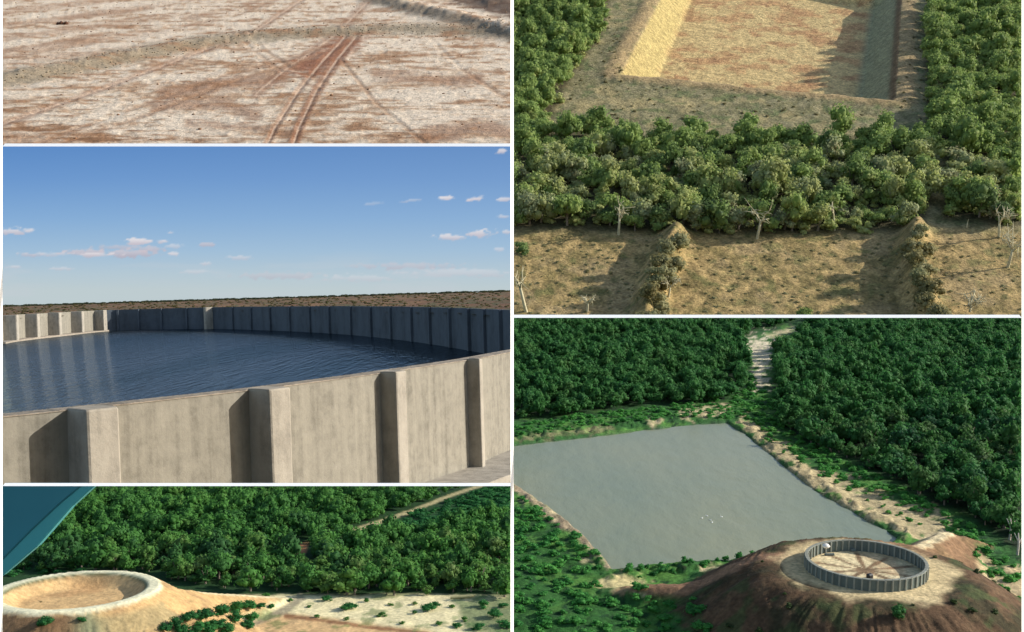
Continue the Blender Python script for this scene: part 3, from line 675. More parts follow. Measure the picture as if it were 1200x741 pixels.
def br_c(px, py, X, Y, Z):
    n = fbm(X * .7, Y * .7, 5, 61); n2 = fbm(X * 2.6, Y * 2.0, 4, 62); d = np.hypot(X - RCX, Y - RCY)
    col = np.zeros(px.shape + (3,)) + P(58, 106, 50); col = mixc(col, P(88, 136, 62), sst(.45, .65, n)); col = mixc(col, P(40, 76, 42), sst(.55, .7, n2))
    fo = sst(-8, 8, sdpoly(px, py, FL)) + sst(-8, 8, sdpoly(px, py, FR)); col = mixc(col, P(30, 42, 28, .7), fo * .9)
    sand = P(*SAND); gx, gy = BR.proj(np.stack([X, Y, 0 * X], -1)); dp = sdpoly(gx, gy, POND)
    def patch(poly, k=14, c=sand, s=.95):
        nonlocal col
        m = sst(-3, 5, sdpoly(px, py, poly) + k * (n2 - .5) * 2 + k * .6 * (n - .5)); col = mixc(col, c, m * s)
    patch([(876, 396), (902, 396), (904, 415), (899, 428), (899, 456), (884, 456), (884, 425), (876, 412)], 20, P(226, 212, 180))
    patch([(898, 392), (935, 382), (936, 386), (905, 397)], 3)
    patch([(795, 480), (852, 476), (850, 488), (800, 492)], 12); patch([(758, 492), (776, 490), (776, 498), (758, 499)], 6)
    patch([(600, 512), (720, 498), (720, 504), (600, 518)], 9, P(168, 160, 118), .6)
    patch([(870, 492), (884, 494), (905, 512), (960, 550), (1010, 572), (1066, 590), (1112, 604), (1126, 622), (1098, 636), (1056, 628), (1000, 597), (955, 572), (900, 528), (866, 500)], 17, P(196, 178, 138))
    patch([(600, 560), (640, 588), (682, 620), (720, 662), (712, 668), (672, 630), (632, 600), (600, 576)], 7, P(158, 142, 118))
    patch([(628, 588), (652, 600), (650, 608), (630, 600)], 8); patch([(682, 652), (700, 656), (698, 664), (684, 660)], 6)
    patch([(692, 684), (720, 672), (758, 676), (764, 686), (745, 692), (700, 692)], 9, P(222, 205, 150)); patch([(740, 690), (762, 696), (758, 702), (742, 698)], 5)
    patch([(820, 664), (845, 660), (850, 668), (822, 670)], 6); patch([(824, 718), (842, 724), (846, 740), (836, 742), (820, 726)], 8, P(190, 160, 110))
    patch([(1118, 640), (1150, 660), (1200, 668), (1200, 745), (1185, 740), (1160, 706), (1128, 668)], 26, P(206, 184, 142))
    # the mound: brown slopes, pale top
    h = sst(.12, .45, Z + .4 * (n2 - .5)); brown = np.zeros(px.shape + (3,)) + P(98, 76, 56, .95); brown = mixc(brown, P(70, 64, 44, .85), sst(.45, .62, n)); brown = mixc(brown, P(112, 90, 66, .9), sst(.55, .7, n2) * .7); brown = mixc(brown, P(70, 84, 48), sst(.56, .7, fbm(X * 1.3, Y * 1.3, 3, 66)) * .7)
    col = mixc(col, brown, h)
    dw, u = sdline(X, Y, RW); col = mixc(col, P(160, 124, 96), sst(.75, .35, dw + .5 * (n2 - .5)) * h * .9)
    de, u = sdline(X, Y, RE); col = mixc(col, P(150, 118, 88), sst(1.6, .8, de + .5 * (n - .5)) * h * .75 * (X > RCX))
    pk = sdpoly(px, py, [(1070, 640), (1100, 622), (1112, 620), (1120, 628), (1100, 636), (1084, 644)]); col = mixc(col, P(226, 208, 166), sst(-3, 4, pk + 10 * (n2 - .5)))
    top = sst(3.2, 2.6, d + 1.3 * (n - .5) + .6 * (n2 - .5)); col = mixc(col, P(214, 192, 146), top)
    ang = np.arctan2(Y - RCY, X - RCX) 
    fl = sst(1.84, 1.76, d); col = mixc(col, P(234, 216, 172), fl)
    w_ = np.abs(((ang / (2 * math.pi) * 10 + .1 * (n - .5) + .2) % 1) - .5) * 2 * math.pi / 10 * d; col = mixc(col, P(112, 82, 60), sst(.12, .05, w_ + .12 * (n2 - .5)) * fl * sst(2.1, 1.5, d + .6 * (n - .5)) * .85)
    col = mixc(col, P(186, 150, 112), sst(.5, .62, n) * fl * .4)
    col = mixc(col, P(88, 100, 88), sst(0, 3, dp) )
    return col
FL = [(560, 330), (940, 330), (932, 378), (892, 386), (868, 398), (878, 432), (872, 456), (848, 470), (800, 474), (760, 474), (720, 480), (680, 486), (640, 490), (560, 494)]
FR = [(905, 330), (1240, 330), (1240, 690), (1196, 652), (1168, 628), (1136, 606), (1096, 592), (1050, 566), (1000, 540), (950, 520), (918, 502), (906, 476), (908, 440), (912, 410), (946, 386)]
m_br = mat_ground('scrubby_ground', 1.6, 7, .4, .7, .15)
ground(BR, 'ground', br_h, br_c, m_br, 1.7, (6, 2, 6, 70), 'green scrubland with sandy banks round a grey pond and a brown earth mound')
m_pw = mat_water('pond_water', P(132, 142, 120, .98), 1.2, .5, .3, .15, .25, .22, P(146, 150, 122, .98))
def flat(site, poly, z, name, mat, label, kind='structure'):
    bm = bmesh.new(); vs = []
    for x, y in poly: a, b = site.g(x, y, 0); vs.append(bm.verts.new((float(a), float(b), z)))
    bm.faces.new(vs); bmesh.ops.triangulate(bm, faces=bm.faces); clipbm(bm, site)
    if sum(f.normal.z for f in bm.faces) < 0: bmesh.ops.reverse_faces(bm, faces=bm.faces)
    me = bpy.data.meshes.new(name); bm.to_mesh(me); bm.free(); me.materials.append(mat); tag(link(name, me, site), label, kind=kind)
flat(BR, POND, -.09, 'water', m_pw, 'still grey green water of the large four sided pond')
# the ring of concrete panels on the mound
m_rp = mat_concrete('dark_concrete', P(112, 122, 116, .9), 1.6, .5, .4, .3, .05); m_rl = mat_concrete('light_concrete', P(152, 154, 142, .9), 2, .5, .3, .3, .05)
ring = link('ring_tank', None, BR, loc=(RCX, RCY, ZM)); tag(ring, 'empty ring wall of dark concrete panels standing on top of the brown mound', 'tank')
NP = 52; pme = sme = None
def boxmesh(name, sx, sy, sz, mat, bev=.01):
    bm = bmesh.new(); bmesh.ops.create_cube(bm, size=1)
    for v in bm.verts: v.co = Vector((v.co.x * sx, v.co.y * sy, (v.co.z + .5) * sz))
    bmesh.ops.bevel(bm, geom=bm.edges[:], offset=bev, segments=1, affect='EDGES')
    me = bpy.data.meshes.new(name); bm.to_mesh(me); bm.free(); me.materials.append(mat); return me
wseg = 2 * math.pi * RR / NP
pme = boxmesh('wall_panel', wseg * .92, .08, .42, m_rp); sme = boxmesh('pilaster', .06, .16, .44, m_rl); cme_ = boxmesh('coping', wseg * .98, .11, .03, m_rl, .006)
for i in range(NP):
    a = 2 * math.pi * (i + .5) / NP; L = Matrix.Translation((math.cos(a) * RR, math.sin(a) * RR, -.06 + rng.uniform(-.008, .008))) @ Matrix.Rotation(a + math.pi / 2, 4, 'Z')
    link('wall_panel', pme, parent=ring, mat=L); 
    L2 = Matrix.Translation((math.cos(a) * RR, math.sin(a) * RR, .362)) @ Matrix.Rotation(a + math.pi / 2, 4, 'Z'); link('coping', cme_, parent=ring, mat=L2)
    a = 2 * math.pi * i / NP; L = Matrix.Translation((math.cos(a) * RR, math.sin(a) * RR, -.07)) @ Matrix.Rotation(a + math.pi / 2, 4, 'Z')
    link('pilaster', sme, parent=ring, mat=L)
def blk(site, px, py, z, sx, sy, sz, rz, mat, name, label, cat):
    x, y = site.g(px, py, z); o = link(name, boxmesh(name, sx, sy, sz, mat, min(sx, sy, sz) * .2), site, loc=(float(x), float(y), z), rz=rz); tag(o, label, cat)
blk(BR, 972, 651, ZM, .34, .10, .07, .1, m_rp, 'concrete_slab', 'small dark slab lying inside the ring wall near its far left side', 'slab')
blk(BR, 999, 646, ZM, .2, .14, .1, .3, m_rp, 'concrete_block', 'small dark block inside the ring wall below its far rim', 'block')
V, T = ico(.13, np.zeros(3), 2, .1); V[:, 2] = V[:, 2] * .6 + .05; x, y = BR.g(968, 640, ZM + .5)
tag(link('sand_bag', mesh_from('sand_bag', V, T, [mat_plain('pale_sack', (.75, .72, .66), .8)], smooth=True), BR, loc=(float(x), float(y), ZM + .45)), 'pale sack lying on the far left rim of the ring wall', 'sack')
blk(BR, 1019, 678, ZM, .2, .16, .16, .5, mat_plain('dark_metal', (.03, .03, .03), .5), 'valve_box', 'small dark box on the sand against the near side of the ring wall', 'box')
# white birds on the pond
m_bird = mat_plain('white_feathers', (.85, .86, .84), .7); m_beak = mat_plain('yellow_beak', (.5, .3, .04), .5)
def bird_mesh():
    b, t = ico(1, np.zeros(3), 2, .02); b = b * [.5, .24, .2]; b[:, 2] += .16; tl = b[:, 0] < -.25; b[tl, 2] += .05; b[tl, 1] *= .6
    n = tube([(.36, 0, .22), (.5, 0, .4), (.46, 0, .56), (.52, 0, .66)], [.09, .055, .05, .06], 7); h, ht = ico(.09, np.array([.54, 0, .68]), 1, .02)
    wv, wt = ico(1, np.zeros(3), 1, .02); w1 = wv * [.36, .05, .13] + [-.05, .2, .24]; w2 = wv * [.36, .05, .13] + [-.05, -.2, .24]
    return join([(b, t), n, (h, ht), (w1, wt), (w2, wt)])
bv, bt = bird_mesh(); bme = mesh_from('body', bv, bt, [m_bird], smooth=True); kv, kt = tube([(.60, 0, .68), (.78, 0, .65)], [.03, .006], 5); kme = mesh_from('beak', kv, kt, [m_beak])
for px, py, rz in ((822.5, 607.5, .3), (828.5, 605, 2.6), (832.5, 610, -.4), (834.5, 612.5, .9), (845.5, 606, 3.0)):
    x, y = BR.g(px, py, -.09); o = link('bird', None, BR, loc=(float(x), float(y), -.10), rz=rz, sc=.105)
    link('body', bme, parent=o, loc=(0, 0, 0)); link('beak', kme, parent=o, loc=(0, 0, 0)); tag(o, 'small white water bird floating on the grey pond', 'bird', 'white birds floating on the pond')
# forests round the pond
lf_br = mat_leaf('deep_green_leaves', [P(38, 68, 52, 1.45), P(42, 84, 48, 1.5), P(54, 100, 50, 1.55), P(68, 104, 54, 1.4), P(96, 116, 80, 1.35)], .45, .7)
lf_gr = mat_leaf('scrub_leaves_green', [P(44, 96, 52, 1.2), P(60, 124, 58, 1.3), P(84, 148, 68, 1.3), P(110, 156, 84, 1.2)], .8)
bark3 = mat_plain('brown_bark', (.2, .17, .13), .9, .3, 8); bark = mat_plain('grey_bark', (.16, .13, .10), .9, .3, 8); bark2 = mat_plain('pale_bark', (.5, .45, .38), .9, .25, 8)
ptsL = scatter(BR, FL, .72, .6); ptsR = scatter(BR, FR, .72, .6)
SZ = lambda k: 'small' if k < .88 else 'middling' if k < 1.12 else 'large'
def lab_br(x, y, k):
    if x < 900: w, g = ('front edge of the wood behind the grey pond' if y > 440 else 'depth of the wood behind the grey pond'), 'behind the grey pond'
    else: w, g = (('lower right end of the wood beside the ringed mound', 'beside the ringed mound') if x > 1080 and y > 500 else ('wood beside the right bank of the grey pond', 'beside the right bank of the grey pond'))
    return '%s dark green tree in the %s' % (SZ(k), w), '%s trees of the wood %s' % (SZ(k), g) + (' at its front' if 'front' in w else '')
forest(BR, np.concatenate([ptsL, ptsR]), 1.08, CRN, lf_br, bark, 'forest_tree', lab_br, 'tree', None, 'forest_canopy', 'farther dark green crowns of the wood around the grey pond', 298, False, lift=.04)
sandz = lambda a, b, x, y: br_h(a, b, x, y) - 9 * (np.hypot(a - RCX, b - RCY) < 2.9)
GP = [(596, 500), (700, 484), (800, 474), (860, 468), (880, 440), (905, 470), (920, 504), (1000, 545), (1060, 572), (1110, 600), (1150, 622), (1205, 670), (1205, 700), (1150, 660), (1100, 610), (1000, 572), (960, 552), (905, 514), (880, 492), (800, 490), (700, 500), (596, 514)]
shrubs(BR, scatter(BR, GP, .42, .5, lambda x, y: np.full(x.shape, .62), sandz), .55, lf_gr, 'bank_shrubs', 'bright green low scrub on the far and right banks of the grey pond', squash=.55)
shrubs(BR, scatter(BR, [(570, 560), (620, 588), (700, 655), (715, 672), (700, 694), (760, 700), (830, 730), (850, 790), (570, 790)], .5, .5, lambda x, y: np.full(x.shape, .7), sandz), .62, lf_gr, 'green_scrub', 'bright green scrub on the near left side of the grey pond', squash=.55)
shrubs(BR, scatter(BR, [(722, 668), (800, 660), (900, 648), (900, 652), (800, 668), (740, 678)], .35, .5, lambda x, y: np.full(x.shape, .75), sandz), .42, lf_gr, 'near_bank_shrubs', 'row of green scrub on the near bank of the grey pond')
shrubs(BR, scatter(BR, [(880, 500), (1000, 570), (1100, 615), (1200, 690), (1200, 760), (1130, 650), (1060, 612), (960, 566), (900, 524)], .6, .5, lambda x, y: np.full(x.shape, .45), sandz), .36, lf_gr, 'sand_bank_shrubs', 'green tufts dotted over the sandy right bank and slope')
shrubs(BR, scatter(BR, [(800, 700), (1200, 700), (1200, 800), (800, 800)], .8, .5, lambda x, y: np.full(x.shape, .35), sandz), .3, mat_leaf('dull_leaves', [P(70, 70, 44), P(80, 96, 54), P(60, 80, 50)], 1.2), 'slope_tufts', 'dull green tufts on the brown slope of the mound')
shrub(BR, 1052, 726, 22, lf_br, 'single dark bush on the brown near slope below the ring wall', hf=br_h)
for px, py in ((1183, 634), (1192, 652)):
    x, y = BR.g(px, py); V, T = join([tube([(0, 0, 0), (.03, 0, .5), (0, .02, .95)], [.05, .04, .02], 6), tube([(0.02, 0, .5), (.2, .05, .85)], [.03, .012], 5), tube([(0.02, 0, .6), (-.15, .05, .95)], [.03, .012], 5)])
    tag(link('dead_trunk', mesh_from('dead_trunk', V, T, [bark2]), BR, loc=(float(x), float(y), 0)), ('upper' if py < 640 else 'lower') + ' of two short bare white trunks at the right edge of the wood', 'dead tree')

# ------------------------------------------------------------------ the empty earth basin and the wood behind it
BC = BL.g(88, 691, 1.15); BX, BY = float(BC[0]), float(BC[1]); ZB = 1.15; RB = 1.2
TAIL = [tuple(map(float, BL.g(170, 688, 1.1))), tuple(map(float, BL.g(230, 690, .62))), tuple(map(float, BL.g(340, 700, .05)))]
def bl_h(X, Y, px, py):
    d = np.hypot(X - BX, Y - BY); n = fbm(X * 1.6, Y * 1.6, 4, 71); n2 = fbm(X * 5, Y * 5, 4, 72); ang = np.arctan2(Y - BY, X - BX)
    z = ZB - np.maximum(d - 1.34, 0) * .62; z = np.where(d > 1.45, z - .05 * sst(1.45, 1.9, d) * np.abs(vnoise(ang * 34, d, 75) - .5) * 2, z)
    dw, u = sdline(X, Y, TAIL); c = 1.12 - 1.1 * u; z = np.maximum(z, c - np.maximum(dw - .1, 0) * .55)
    z = np.where(d < RB, ZB - .2 * sst(RB, .85, d), z); z = np.maximum(z, 0)
    return z + .05 * (n - .5) * sst(1.4, 1.8, d) + .018 * (n2 - .5) * sst(.1, .25, np.abs(d - 1.28))
FB = [(-30, 540), (560, 560), (540, 580), (400, 630), (420, 636), (640, 600), (640, 706), (590, 704), (560, 698), (420, 699), (330, 697), (250, 690), (190, 676), (-30, 668)]
PATH = [(385, 632), (420, 620), (480, 600), (530, 580), (580, 564)]
def bl_c(px, py, X, Y, Z):
    n = fbm(X * 1.2, Y * 1.2, 5, 81); n2 = fbm(X * 4.5, Y * 4, 4, 82); d = np.hypot(X - BX, Y - BY)
    col = np.zeros(px.shape + (3,)) + P(44, 76, 40, .8)
    col = mixc(col, P(54, 108, 54, .9), sst(0, 12, sdpoly(px, py, [(420, 640), (560, 574), (640, 550), (640, 650), (520, 640)])))
    lo = sst(-2, 3, py - 697 + 5 * (n2 - .5)); col = mixc(col, P(228, 214, 166), lo)
    low = sst(-3, 6, sdpoly(px, py, [(240, 745), (260, 728), (330, 716), (420, 728), (500, 738), (560, 760), (240, 760)]) + 8 * (n2 - .5)); col = mixc(col, P(206, 168, 118), low * .9)
    q, _ = sdline(px, py, [(352, 700), (335, 715), (300, 728), (262, 748)]); col = mixc(col, P(150, 140, 116), sst(7, 2, q + 4 * (n2 - .5)) * .8)
    q, _ = sdline(px, py, [(335, 722), (380, 727), (430, 735), (500, 742)]); col = mixc(col, P(140, 98, 66), sst(3.5, .5, q + 5 * (n2 - .5)) * .9)
    g = sst(.56, .64, n * .5 + n2 * .5) * lo; col = mixc(col, P(90, 118, 62), g * .6)
    g2 = sst(-4, 6, sdpoly(px, py, [(530, 700), (620, 694), (620, 760), (545, 742)]) + 16 * (n2 - .5)); col = mixc(col, P(62, 100, 52), g2 * .75)
    q, _ = sdline(px, py, PATH); wd = np.interp(px, [385, 560], [2.4, 1.1]); col = mixc(col, P(176, 164, 120), sst(wd + 1.5, wd - .5, q + 1.5 * (n2 - .5)))
    pt = sst(-2, 3, sdpoly(px, py, [(342, 638), (362, 636), (358, 650), (344, 652)]) + 5 * (n2 - .5)); col = mixc(col, P(170, 120, 82), pt)
    h = sst(.04, .16, Z + .1 * (n2 - .5)); sl = np.zeros(px.shape + (3,)) + P(198, 164, 112, .95)
    sl = mixc(sl, P(172, 140, 98), sst(.45, .65, n2)); sl = mixc(sl, P(206, 168, 116, .9), sst(.5, .66, n) * .7)
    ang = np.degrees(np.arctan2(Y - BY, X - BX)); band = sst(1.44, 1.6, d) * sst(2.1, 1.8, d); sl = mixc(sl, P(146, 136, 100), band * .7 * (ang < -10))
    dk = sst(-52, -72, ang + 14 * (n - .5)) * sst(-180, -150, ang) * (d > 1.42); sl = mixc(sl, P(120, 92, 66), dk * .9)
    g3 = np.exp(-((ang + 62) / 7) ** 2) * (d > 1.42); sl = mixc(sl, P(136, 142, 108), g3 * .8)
    col = mixc(col, sl, h * (d > RB))
    rim = sst(RB - .10, RB + .02, d) * sst(1.44, 1.35, d + .1 * (n2 - .5)); col = mixc(col, P(226, 220, 184), rim)
    dw, u = sdline(X, Y, TAIL); col = mixc(col, P(226, 212, 168), sst(.12, .04, dw) * h * (d > 1.5) * .8)
    fl = sst(RB - .06, RB - .14, d); col = mixc(col, P(208, 172, 120), fl); col = mixc(col, P(190, 148, 100), fl * sst(.45, .6, n) * .7); 
    rk = fl * sst(.9, 1.15, d); col = mixc(col, P(170, 150, 112), rk * sst(.4, .6, n2) * .6)
    return col
m_bl = mat_ground('sandy_ground', 3.2, 14, .28, .6, .06)
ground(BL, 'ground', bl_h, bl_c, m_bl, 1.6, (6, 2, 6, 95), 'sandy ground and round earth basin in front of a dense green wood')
pf = lambda a, b, x, y: bl_h(a, b, x, y)
lf_bl = mat_leaf('wood_leaves', [P(44, 74, 48, 1.4), P(52, 92, 46, 1.4), P(66, 112, 48, 1.45), P(82, 116, 54, 1.35), P(106, 124, 76, 1.3)], .9, .7)
pb = scatter(BL, FB, .335, .6)
qx, qy = BL.proj(pb); dq, _ = sdline(qx, qy, PATH); kk = (dq > 3.6) & ~((qx > 338) & (qx < 366) & (qy > 634) & (qy < 660)) & (np.hypot(pb[:, 0] - BX, pb[:, 1] - BY) > 3.1); pb = pb[kk]
def lab_bl(x, y, k):
    w = 'behind the round earth basin' if x < 230 else 'between the basin and the diagonal track' if x < 400 else 'behind the pale sand flat'
    return '%s dark green tree in the wood %s' % (SZ(k), w), '%s wood trees %s' % (SZ(k), w)
forest(BL, pb, .48, CRN, lf_bl, bark, 'wood_tree', lab_bl, 'tree', None, 'wood_canopy', 'farther dark green crowns of the wood behind the earth basin', 298, False, lift=.04)
lf_lo = mat_leaf('low_scrub_leaves', [P(40, 92, 50), P(52, 116, 58), P(74, 138, 66)], 2)
shrubs(BL, scatter(BL, [(408, 634), (560, 576), (640, 552), (640, 612), (520, 640)], .30, .5), .42, lf_lo, 'low_scrub', 'lighter green low scrub on the field right of the diagonal track', squash=.5)
shrubs(BL, scatter(BL, [(-20, 664), (60, 664), (120, 672), (60, 676), (-20, 676)], .3, .5), .3, lf_lo, 'edge_scrub', 'green scrub between the wood and the basin', squash=.6)
for i, (px, py, w) in enumerate(((194, 745, 22), (205, 738, 24), (228, 742, 24), (222, 733, 26), (240, 728, 26), (258, 724, 26), (276, 720, 24), (292, 717, 22), (306, 716, 14), (318, 713, 10))):
    shrub(BL, px, py, w, lf_lo, 'green shrub, %s from the left in the long clump right of the earth basin' % ['first', 'second', 'third', 'fourth', 'fifth', 'sixth', 'seventh', 'eighth', 'ninth', 'tenth'][i], 'shrubs of the long clump beside the basin', squash=.7, hf=bl_h)
random.seed(3)
sp = [(384, 704, 16), (410, 714, 22), (404, 716, 16), (458, 710, 9), (444, 723, 9), (448, 722, 12), (486, 720, 9), (502, 716, 24), (510, 712, 16), (486, 709, 10), (530, 712, 9), (514, 733, 12), (406, 727, 10), (372, 724, 9), (471, 732, 10), (536, 735, 14), (544, 728, 12), (362, 712, 8), (430, 706, 10), (566, 712, 20), (580, 724, 26), (592, 734, 24), (560, 738, 20), (590, 712, 16), (340, 706, 10), (312, 700, 12)]
for px, py, w in sp:
    shrub(BL, px, py, w, lf_lo if w > 12 else lf_bl, 'small green shrub dotted on the pale sand flat before the wood', 'shrubs dotted over the pale sand flat', squash=.55, hf=bl_h)
for i, (px, py, w) in enumerate(((216, 745, 26), (236, 741, 26), (256, 736, 28), (276, 731, 26), (294, 726, 22), (268, 742, 26), (290, 736, 22), (246, 748, 26))):
    shrub(BL, px, py, w, lf_lo, 'green shrub, %s in the nearer row of the long clump beside the basin' % ['first', 'second', 'third', 'fourth', 'fifth', 'sixth', 'seventh', 'eighth'][i], 'shrubs of the long clump beside the basin', squash=.6, hf=bl_h)
shrub(BL, 52, 738, 26, lf_lo, 'green bush growing on the shaded near slope of the earth basin', hf=bl_h)
shrub(BL, 96, 734, 12, lf_lo, 'small green bush right of the larger one on the basin slope', hf=bl_h)
for px, py, w in ((84, 700, 3), (96, 699.5, 8), (103, 700.5, 4), (56, 704, 7), (48, 706, 4)):
    shrub(BL, px, py, w, mat_plain('weed', P(110, 100, 50), .9) if px == 84 else bpy.data.materials['weed'], 'tiny dark tuft of weed on the orange floor of the earth basin', 'weed tufts on the basin floor', squash=.4, name='weed_tuft', hf=bl_h)
x, y = BL.g(543, 702, 0); V, T = tube([(-.26, 0, .02), (-.08, .02, .03), (.12, .03, .04), (.24, .02, .07)], [.03, .034, .03, .015], 8)
tag(link('fallen_log', mesh_from('fallen_log', V, T, [mat_plain('driftwood', P(176, 168, 120), .9, .2, 6)]), BL, loc=(float(x), float(y), 0)), 'pale fallen log at the edge of the wood above the sand flat', 'log')
# the blurred strut of the aircraft at the upper left
def slab(poly, D, th, mat, name, parent=None):
    bm = bmesh.new(); a = [bm.verts.new(((x - CX) / F * D, D, (CY - y) / F * D)) for x, y in poly]; b = [bm.verts.new((v.co.x, D + th, v.co.z)) for v in a]
    bm.faces.new(a); bm.faces.new(b[::-1])
    for i in range(len(a)): bm.faces.new([a[i], b[i], b[(i + 1) % len(a)], a[(i + 1) % len(a)]])
    bmesh.ops.recalc_face_normals(bm, faces=bm.faces); bmesh.ops.bevel(bm, geom=bm.edges[:], offset=.012, segments=2, affect='EDGES')
    me = bpy.data.meshes.new(name); bm.to_mesh(me); bm.free(); me.materials.append(mat); return link(name, me, parent=parent, loc=(0, 0, 0))
st = link('aircraft_strut', None); tag(st, 'broad dark teal aircraft strut crossing the upper left corner above the wood', 'aircraft strut')
slab([(1.5, 568.5), (96, 568.5), (68, 592), (36, 622), (1.5, 657)], 14.8, .2, mat_plain('teal_paint', P(38, 96, 108, 1.9), .5, .06, .8), 'strut', st)
slab([(96.3, 568.5), (112, 568.5), (84, 594), (44, 640), (1.5, 676), (1.5, 657.3), (36, 622.3), (68, 592.3)], 14.815, .16, mat_plain('teal_edge', P(54, 124, 128, 1.9), .5), 'edge_strip', st)

# ------------------------------------------------------------------ the dug pit among the bushland
PIT = [(727, 88), (1047, 119), (1056, -16), (802, -54)]
PG = [tuple(map(float, TR.g(*p))) for p in PIT]
def tr_h(X, Y, px, py):
    d = sdpoly(X, Y, PG); n = fbm(X * .9, Y * .9, 4, 91); n2 = fbm(X * 3, Y * 3, 3, 92)
    z = -1.35 * sst(0, 1.0, np.clip(d / 2.0, 0, 1)) if False else -np.clip(d * .95, 0, 1.5)
    z = z + .16 * np.exp(-((d + .6) / .6) ** 2) * (d < 0)
    for q, hh in (([(792, 284), (776, 310), (762, 340), (756, 380)], .75), ([(1072, 276), (1064, 300), (1072, 335), (1090, 380)], .75)):
        dd, _ = sdline(px, py, q); z = z + hh * np.exp(-(dd / 14) ** 2)
    fld = sst(262, 290, py); z = z + .14 * (n - .5) * (d < 0) + .08 * (n2 - .5) * np.where(d > 0, .5, 1)
    return z
def tr_c(px, py, X, Y, Z):
    n = fbm(X * .8, Y * .8, 5, 101); n2 = fbm(X * 3.2, Y * 2.2, 4, 102); gx, gy = TR.proj(np.stack([X, Y, 0 * X], -1)); d = sdpoly(X, Y, PG)
    col = np.zeros(px.shape + (3,)) + P(150, 140, 104); col = mixc(col, P(128, 122, 86), sst(.42, .62, n2)); col = mixc(col, P(176, 158, 112), sst(.52, .68, n) * .7); col = mixc(col, P(104, 116, 72), sst(.56, .7, fbm(X * 1.7, Y * 1.7, 4, 103)) * .7)
    fld = sst(262, 280, gy); f = np.zeros(px.shape + (3,)) + P(176, 150, 100, 1.1); f = mixc(f, P(146, 128, 82), sst(.42, .6, n2)); f = mixc(f, P(176, 152, 108), sst(.5, .7, n) * .8); f = mixc(f, P(108, 112, 66), sst(.58, .72, fbm(X * 2.2, Y * 2.2, 4, 104)) * .6)
    col = mixc(col, f, fld)
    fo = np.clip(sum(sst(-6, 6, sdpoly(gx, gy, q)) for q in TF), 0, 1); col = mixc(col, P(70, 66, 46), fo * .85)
    fl = np.zeros(px.shape + (3,)) + P(212, 184, 128); fl = mixc(fl, P(196, 156, 108), sst(.45, .62, n)); fl = mixc(fl, P(168, 124, 88), sst(.56, .7, n * .4 + n2 * .6) * .7)
    col = mixc(col, fl, sst(-.05, .15, d)); 
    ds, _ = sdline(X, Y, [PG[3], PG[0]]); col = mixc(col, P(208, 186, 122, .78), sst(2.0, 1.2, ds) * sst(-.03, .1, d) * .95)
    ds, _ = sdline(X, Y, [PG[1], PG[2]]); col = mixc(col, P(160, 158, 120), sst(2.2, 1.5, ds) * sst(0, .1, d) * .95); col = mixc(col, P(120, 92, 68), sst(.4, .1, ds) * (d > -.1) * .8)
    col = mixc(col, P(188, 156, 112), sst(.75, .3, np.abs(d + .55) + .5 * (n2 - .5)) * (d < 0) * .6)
    return col
TF = [[(560, -40), (722, -40), (705, 40), (672, 85), (650, 130), (640, 150), (560, 150)],
      [(560, 150), (650, 154), (760, 164), (900, 166), (1000, 163), (1096, 166), (1100, 200), (1082, 262), (1060, 272), (900, 274), (760, 272), (560, 268)],
      [(1092, -40), (1240, -40), (1240, 268), (1150, 262), (1104, 256), (1112, 200), (1088, 140), (1084, 80)]]
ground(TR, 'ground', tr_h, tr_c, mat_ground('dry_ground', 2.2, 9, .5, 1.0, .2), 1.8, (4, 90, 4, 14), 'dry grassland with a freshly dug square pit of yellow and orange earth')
lf_tr = mat_leaf('bush_leaves', [P(72, 92, 64, 1.1), P(100, 120, 68, 1.35), P(124, 144, 78, 1.4), P(152, 156, 96, 1.4), P(140, 148, 110, 1.35), P(160, 144, 102, 1.2)], 1.3, 1.0)
tp = np.concatenate([scatter(TR, q, .72, .6) for q in TF])
def lab_tr(x, y, k):
    w = 'left of the dug pit' if x < 700 and y < 140 else 'right of the dug pit' if x > 1080 and y < 150 else 'in the right corner beyond the gap, below the pit' if x > 1085 else 'in the front row facing the fields' if y > 235 else 'in the band just below the dug pit' if y < 180 else 'in the middle of the band below the pit'
    return '%s olive green bushland tree %s' % (SZ(k), w), '%s bushland trees %s' % (SZ(k), w)
forest(TR, tp, 1.02, CRB, lf_tr, bark3, 'bushland_tree', lab_tr, 'tree', None, 'bushland_canopy', 'farther olive and green crowns of the bushland around the dug pit', 298, True, lift=.06, hs=1.0)
shrubs(TR, np.concatenate([scatter(TR, q, .8, .6) for q in TF]), .75, lf_tr, 'undergrowth', 'olive undergrowth filling the gaps between the bushland trees')
lf_dry = mat_leaf('dry_bush_leaves', [P(112, 100, 66), P(140, 132, 86), P(160, 158, 116), P(126, 132, 82)], 1.3, .8)
def trz(px, py): return tr_h
ORD = ['farthest', 'second', 'third', 'fourth', 'fifth', 'sixth', 'seventh', 'eighth', 'ninth', 'tenth']
hedge = lambda i, sd: 'dry olive bush, %s from far end of hedge row %s of middle field' % (ORD[i] if i else 'first', sd)
for i, (px, py, w) in enumerate(((796, 292, 26), (782, 300, 26), (774, 314, 30), (790, 318, 28), (768, 330, 30), (780, 340, 34), (762, 352, 30), (772, 366, 34), (758, 378, 28))):
    shrub(TR, px, py, w * 1.15, lf_dry, hedge(i, 'left'), 'bushes of the hedge row left of the middle field', hf=tr_h, squash=.85)
for i, (px, py, w) in enumerate(((1076, 282, 24), (1068, 296, 26), (1084, 300, 24), (1070, 314, 28), (1086, 322, 28), (1074, 336, 30), (1090, 344, 30), (1082, 360, 32), (1096, 374, 30))):
    shrub(TR, px, py, w * 1.15, lf_dry, hedge(i, 'right'), 'bushes of the hedge row right of the middle field', hf=tr_h, squash=.85)
shrub(TR, 942, 374, 24, lf_tr, 'small bright green bush at the near edge of the middle field', hf=tr_h)
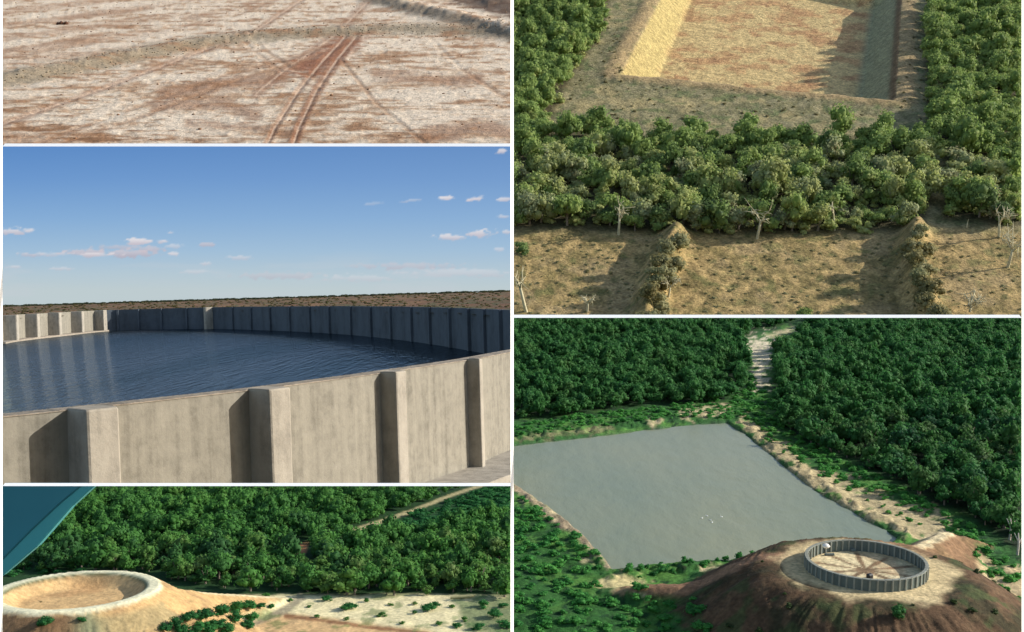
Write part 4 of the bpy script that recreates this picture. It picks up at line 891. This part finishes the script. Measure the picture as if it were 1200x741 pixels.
shrub(TR, 612, 296, 24, lf_tr, 'green bush at the left edge of the field below the bushland', hf=tr_h)
shrubs(TR, scatter(TR, [(604, 274), (1196, 274), (1196, 385), (604, 385)], .34, .5, lambda x, y: np.full(x.shape, .35), lambda a, b, x, y: tr_h(a, b, x, y)), .2, lf_dry, 'field_tufts', 'dry tufts of grass scattered over the fields', squash=.28)
shrubs(TR, scatter(TR, [(700, 0), (725, 0), (730, 96), (1050, 124), (1062, 0), (1082, 0), (1084, 140), (660, 140), (680, 80)], .5, .6, lambda x, y: np.full(x.shape, .3), lambda a, b, x, y: tr_h(a, b, x, y)), .24, lf_dry, 'margin_tufts', 'dry tufts of grass on the ground around the pit', squash=.45)
m_pale = mat_plain('pale_trunk_bark', P(206, 196, 160), .9, .2, 6)
def bare_tree(px, py, hpx, lean, seed, label, spread=.5, forks=4, z=0, twigs=True):
    r = np.random.default_rng(seed); x, y = TR.g(px, py); x, y = float(x), float(y); z = zat(tr_h, TR, x, y); H = hpx / F * (y + 10) * .78
    root = link('bare_tree', None, TR, loc=(x, y, z - .03)); tag(root, label, 'bare tree')
    def ok(V, T):
        W = V + [x, y, z - .03]; return T[TR.inside(W, .3)[T].all(1)]
    V, T = tube([(0, 0, -.05), (lean * H * .3, 0, H * .3), (lean * H * .5, .02, H * .55)], [.05 * H ** .5, .042 * H ** .5, .032 * H ** .5], 7); T = ok(V, T)
    if len(T): v, t = compact(V, T); link('trunk', mesh_from('trunk', v, t, [m_pale]), parent=root, loc=(0, 0, 0))
    for k in range(forks):
        a = r.uniform(0, 6.28); b = np.array([lean * H * .48, .02, H * r.uniform(.42, .54)]); e = b + [math.cos(a) * H * spread * .6, math.sin(a) * H * spread * .5, H * r.uniform(.25, .5)]
        m = (b + e) / 2 + [0, 0, .08 * H]; parts = [tube([b, m, e], [.024 * H ** .5, .017 * H ** .5, .008], 5)]
        if twigs:
            for _ in range(7):
                s = b + (e - b) * r.uniform(.4, 1); q = s + r.normal(size=3) * H * .13 + [0, 0, .06 * H]; parts.append(tube([s, (s + q) / 2 + r.normal(size=3) * .02, q], [.016, .011, .005], 4))
        V, T = join(parts); T = ok(V, T)
        if len(T): v, t = compact(V, T); link('limb', mesh_from('limb', v, t, [m_pale]), parent=root, loc=(0, 0, 0))
bare_tree(887, 280, 48, .1, 1, 'pale bare forked tree at the front edge of the bushland above the middle field')
bare_tree(725, 274, 46, 0, 2, 'thin pale straight trunk at the front edge of the bushland above the left field', .25)
bare_tree(1171, 278, 42, -.2, 3, 'pale leaning bare tree at the bushland edge on the right, behind the stouter one', .5, 5)
bare_tree(1181, 313, 50, .05, 4, 'stout pale bare tree with spread limbs alone in the right field', .6, 7)
bare_tree(1133, 266, 14, 0, 5, 'short pale stump at the bushland edge on the right', .1, 1, twigs=False)
bare_tree(617, 366, 66, -.25, 6, 'slim pale leaning trunk at the near left corner of the left field', .2, 2)
bare_tree(688, 366, 26, .05, 7, 'small pale bare sapling in the left field near its shaded part', .6, 6)
bare_tree(978, 270, 40, -.2, 8, 'thin pale slanting trunk at the front of the bushland above the middle field', .25, 2)
bare_tree(1135, 372, 36, 0, 9, 'pale twiggy bare tree at the near edge of the right field', .7, 9)
bare_tree(783, 350, 30, .1, 10, 'pale twiggy bare sapling among the left hedge row bushes', .7, 8)
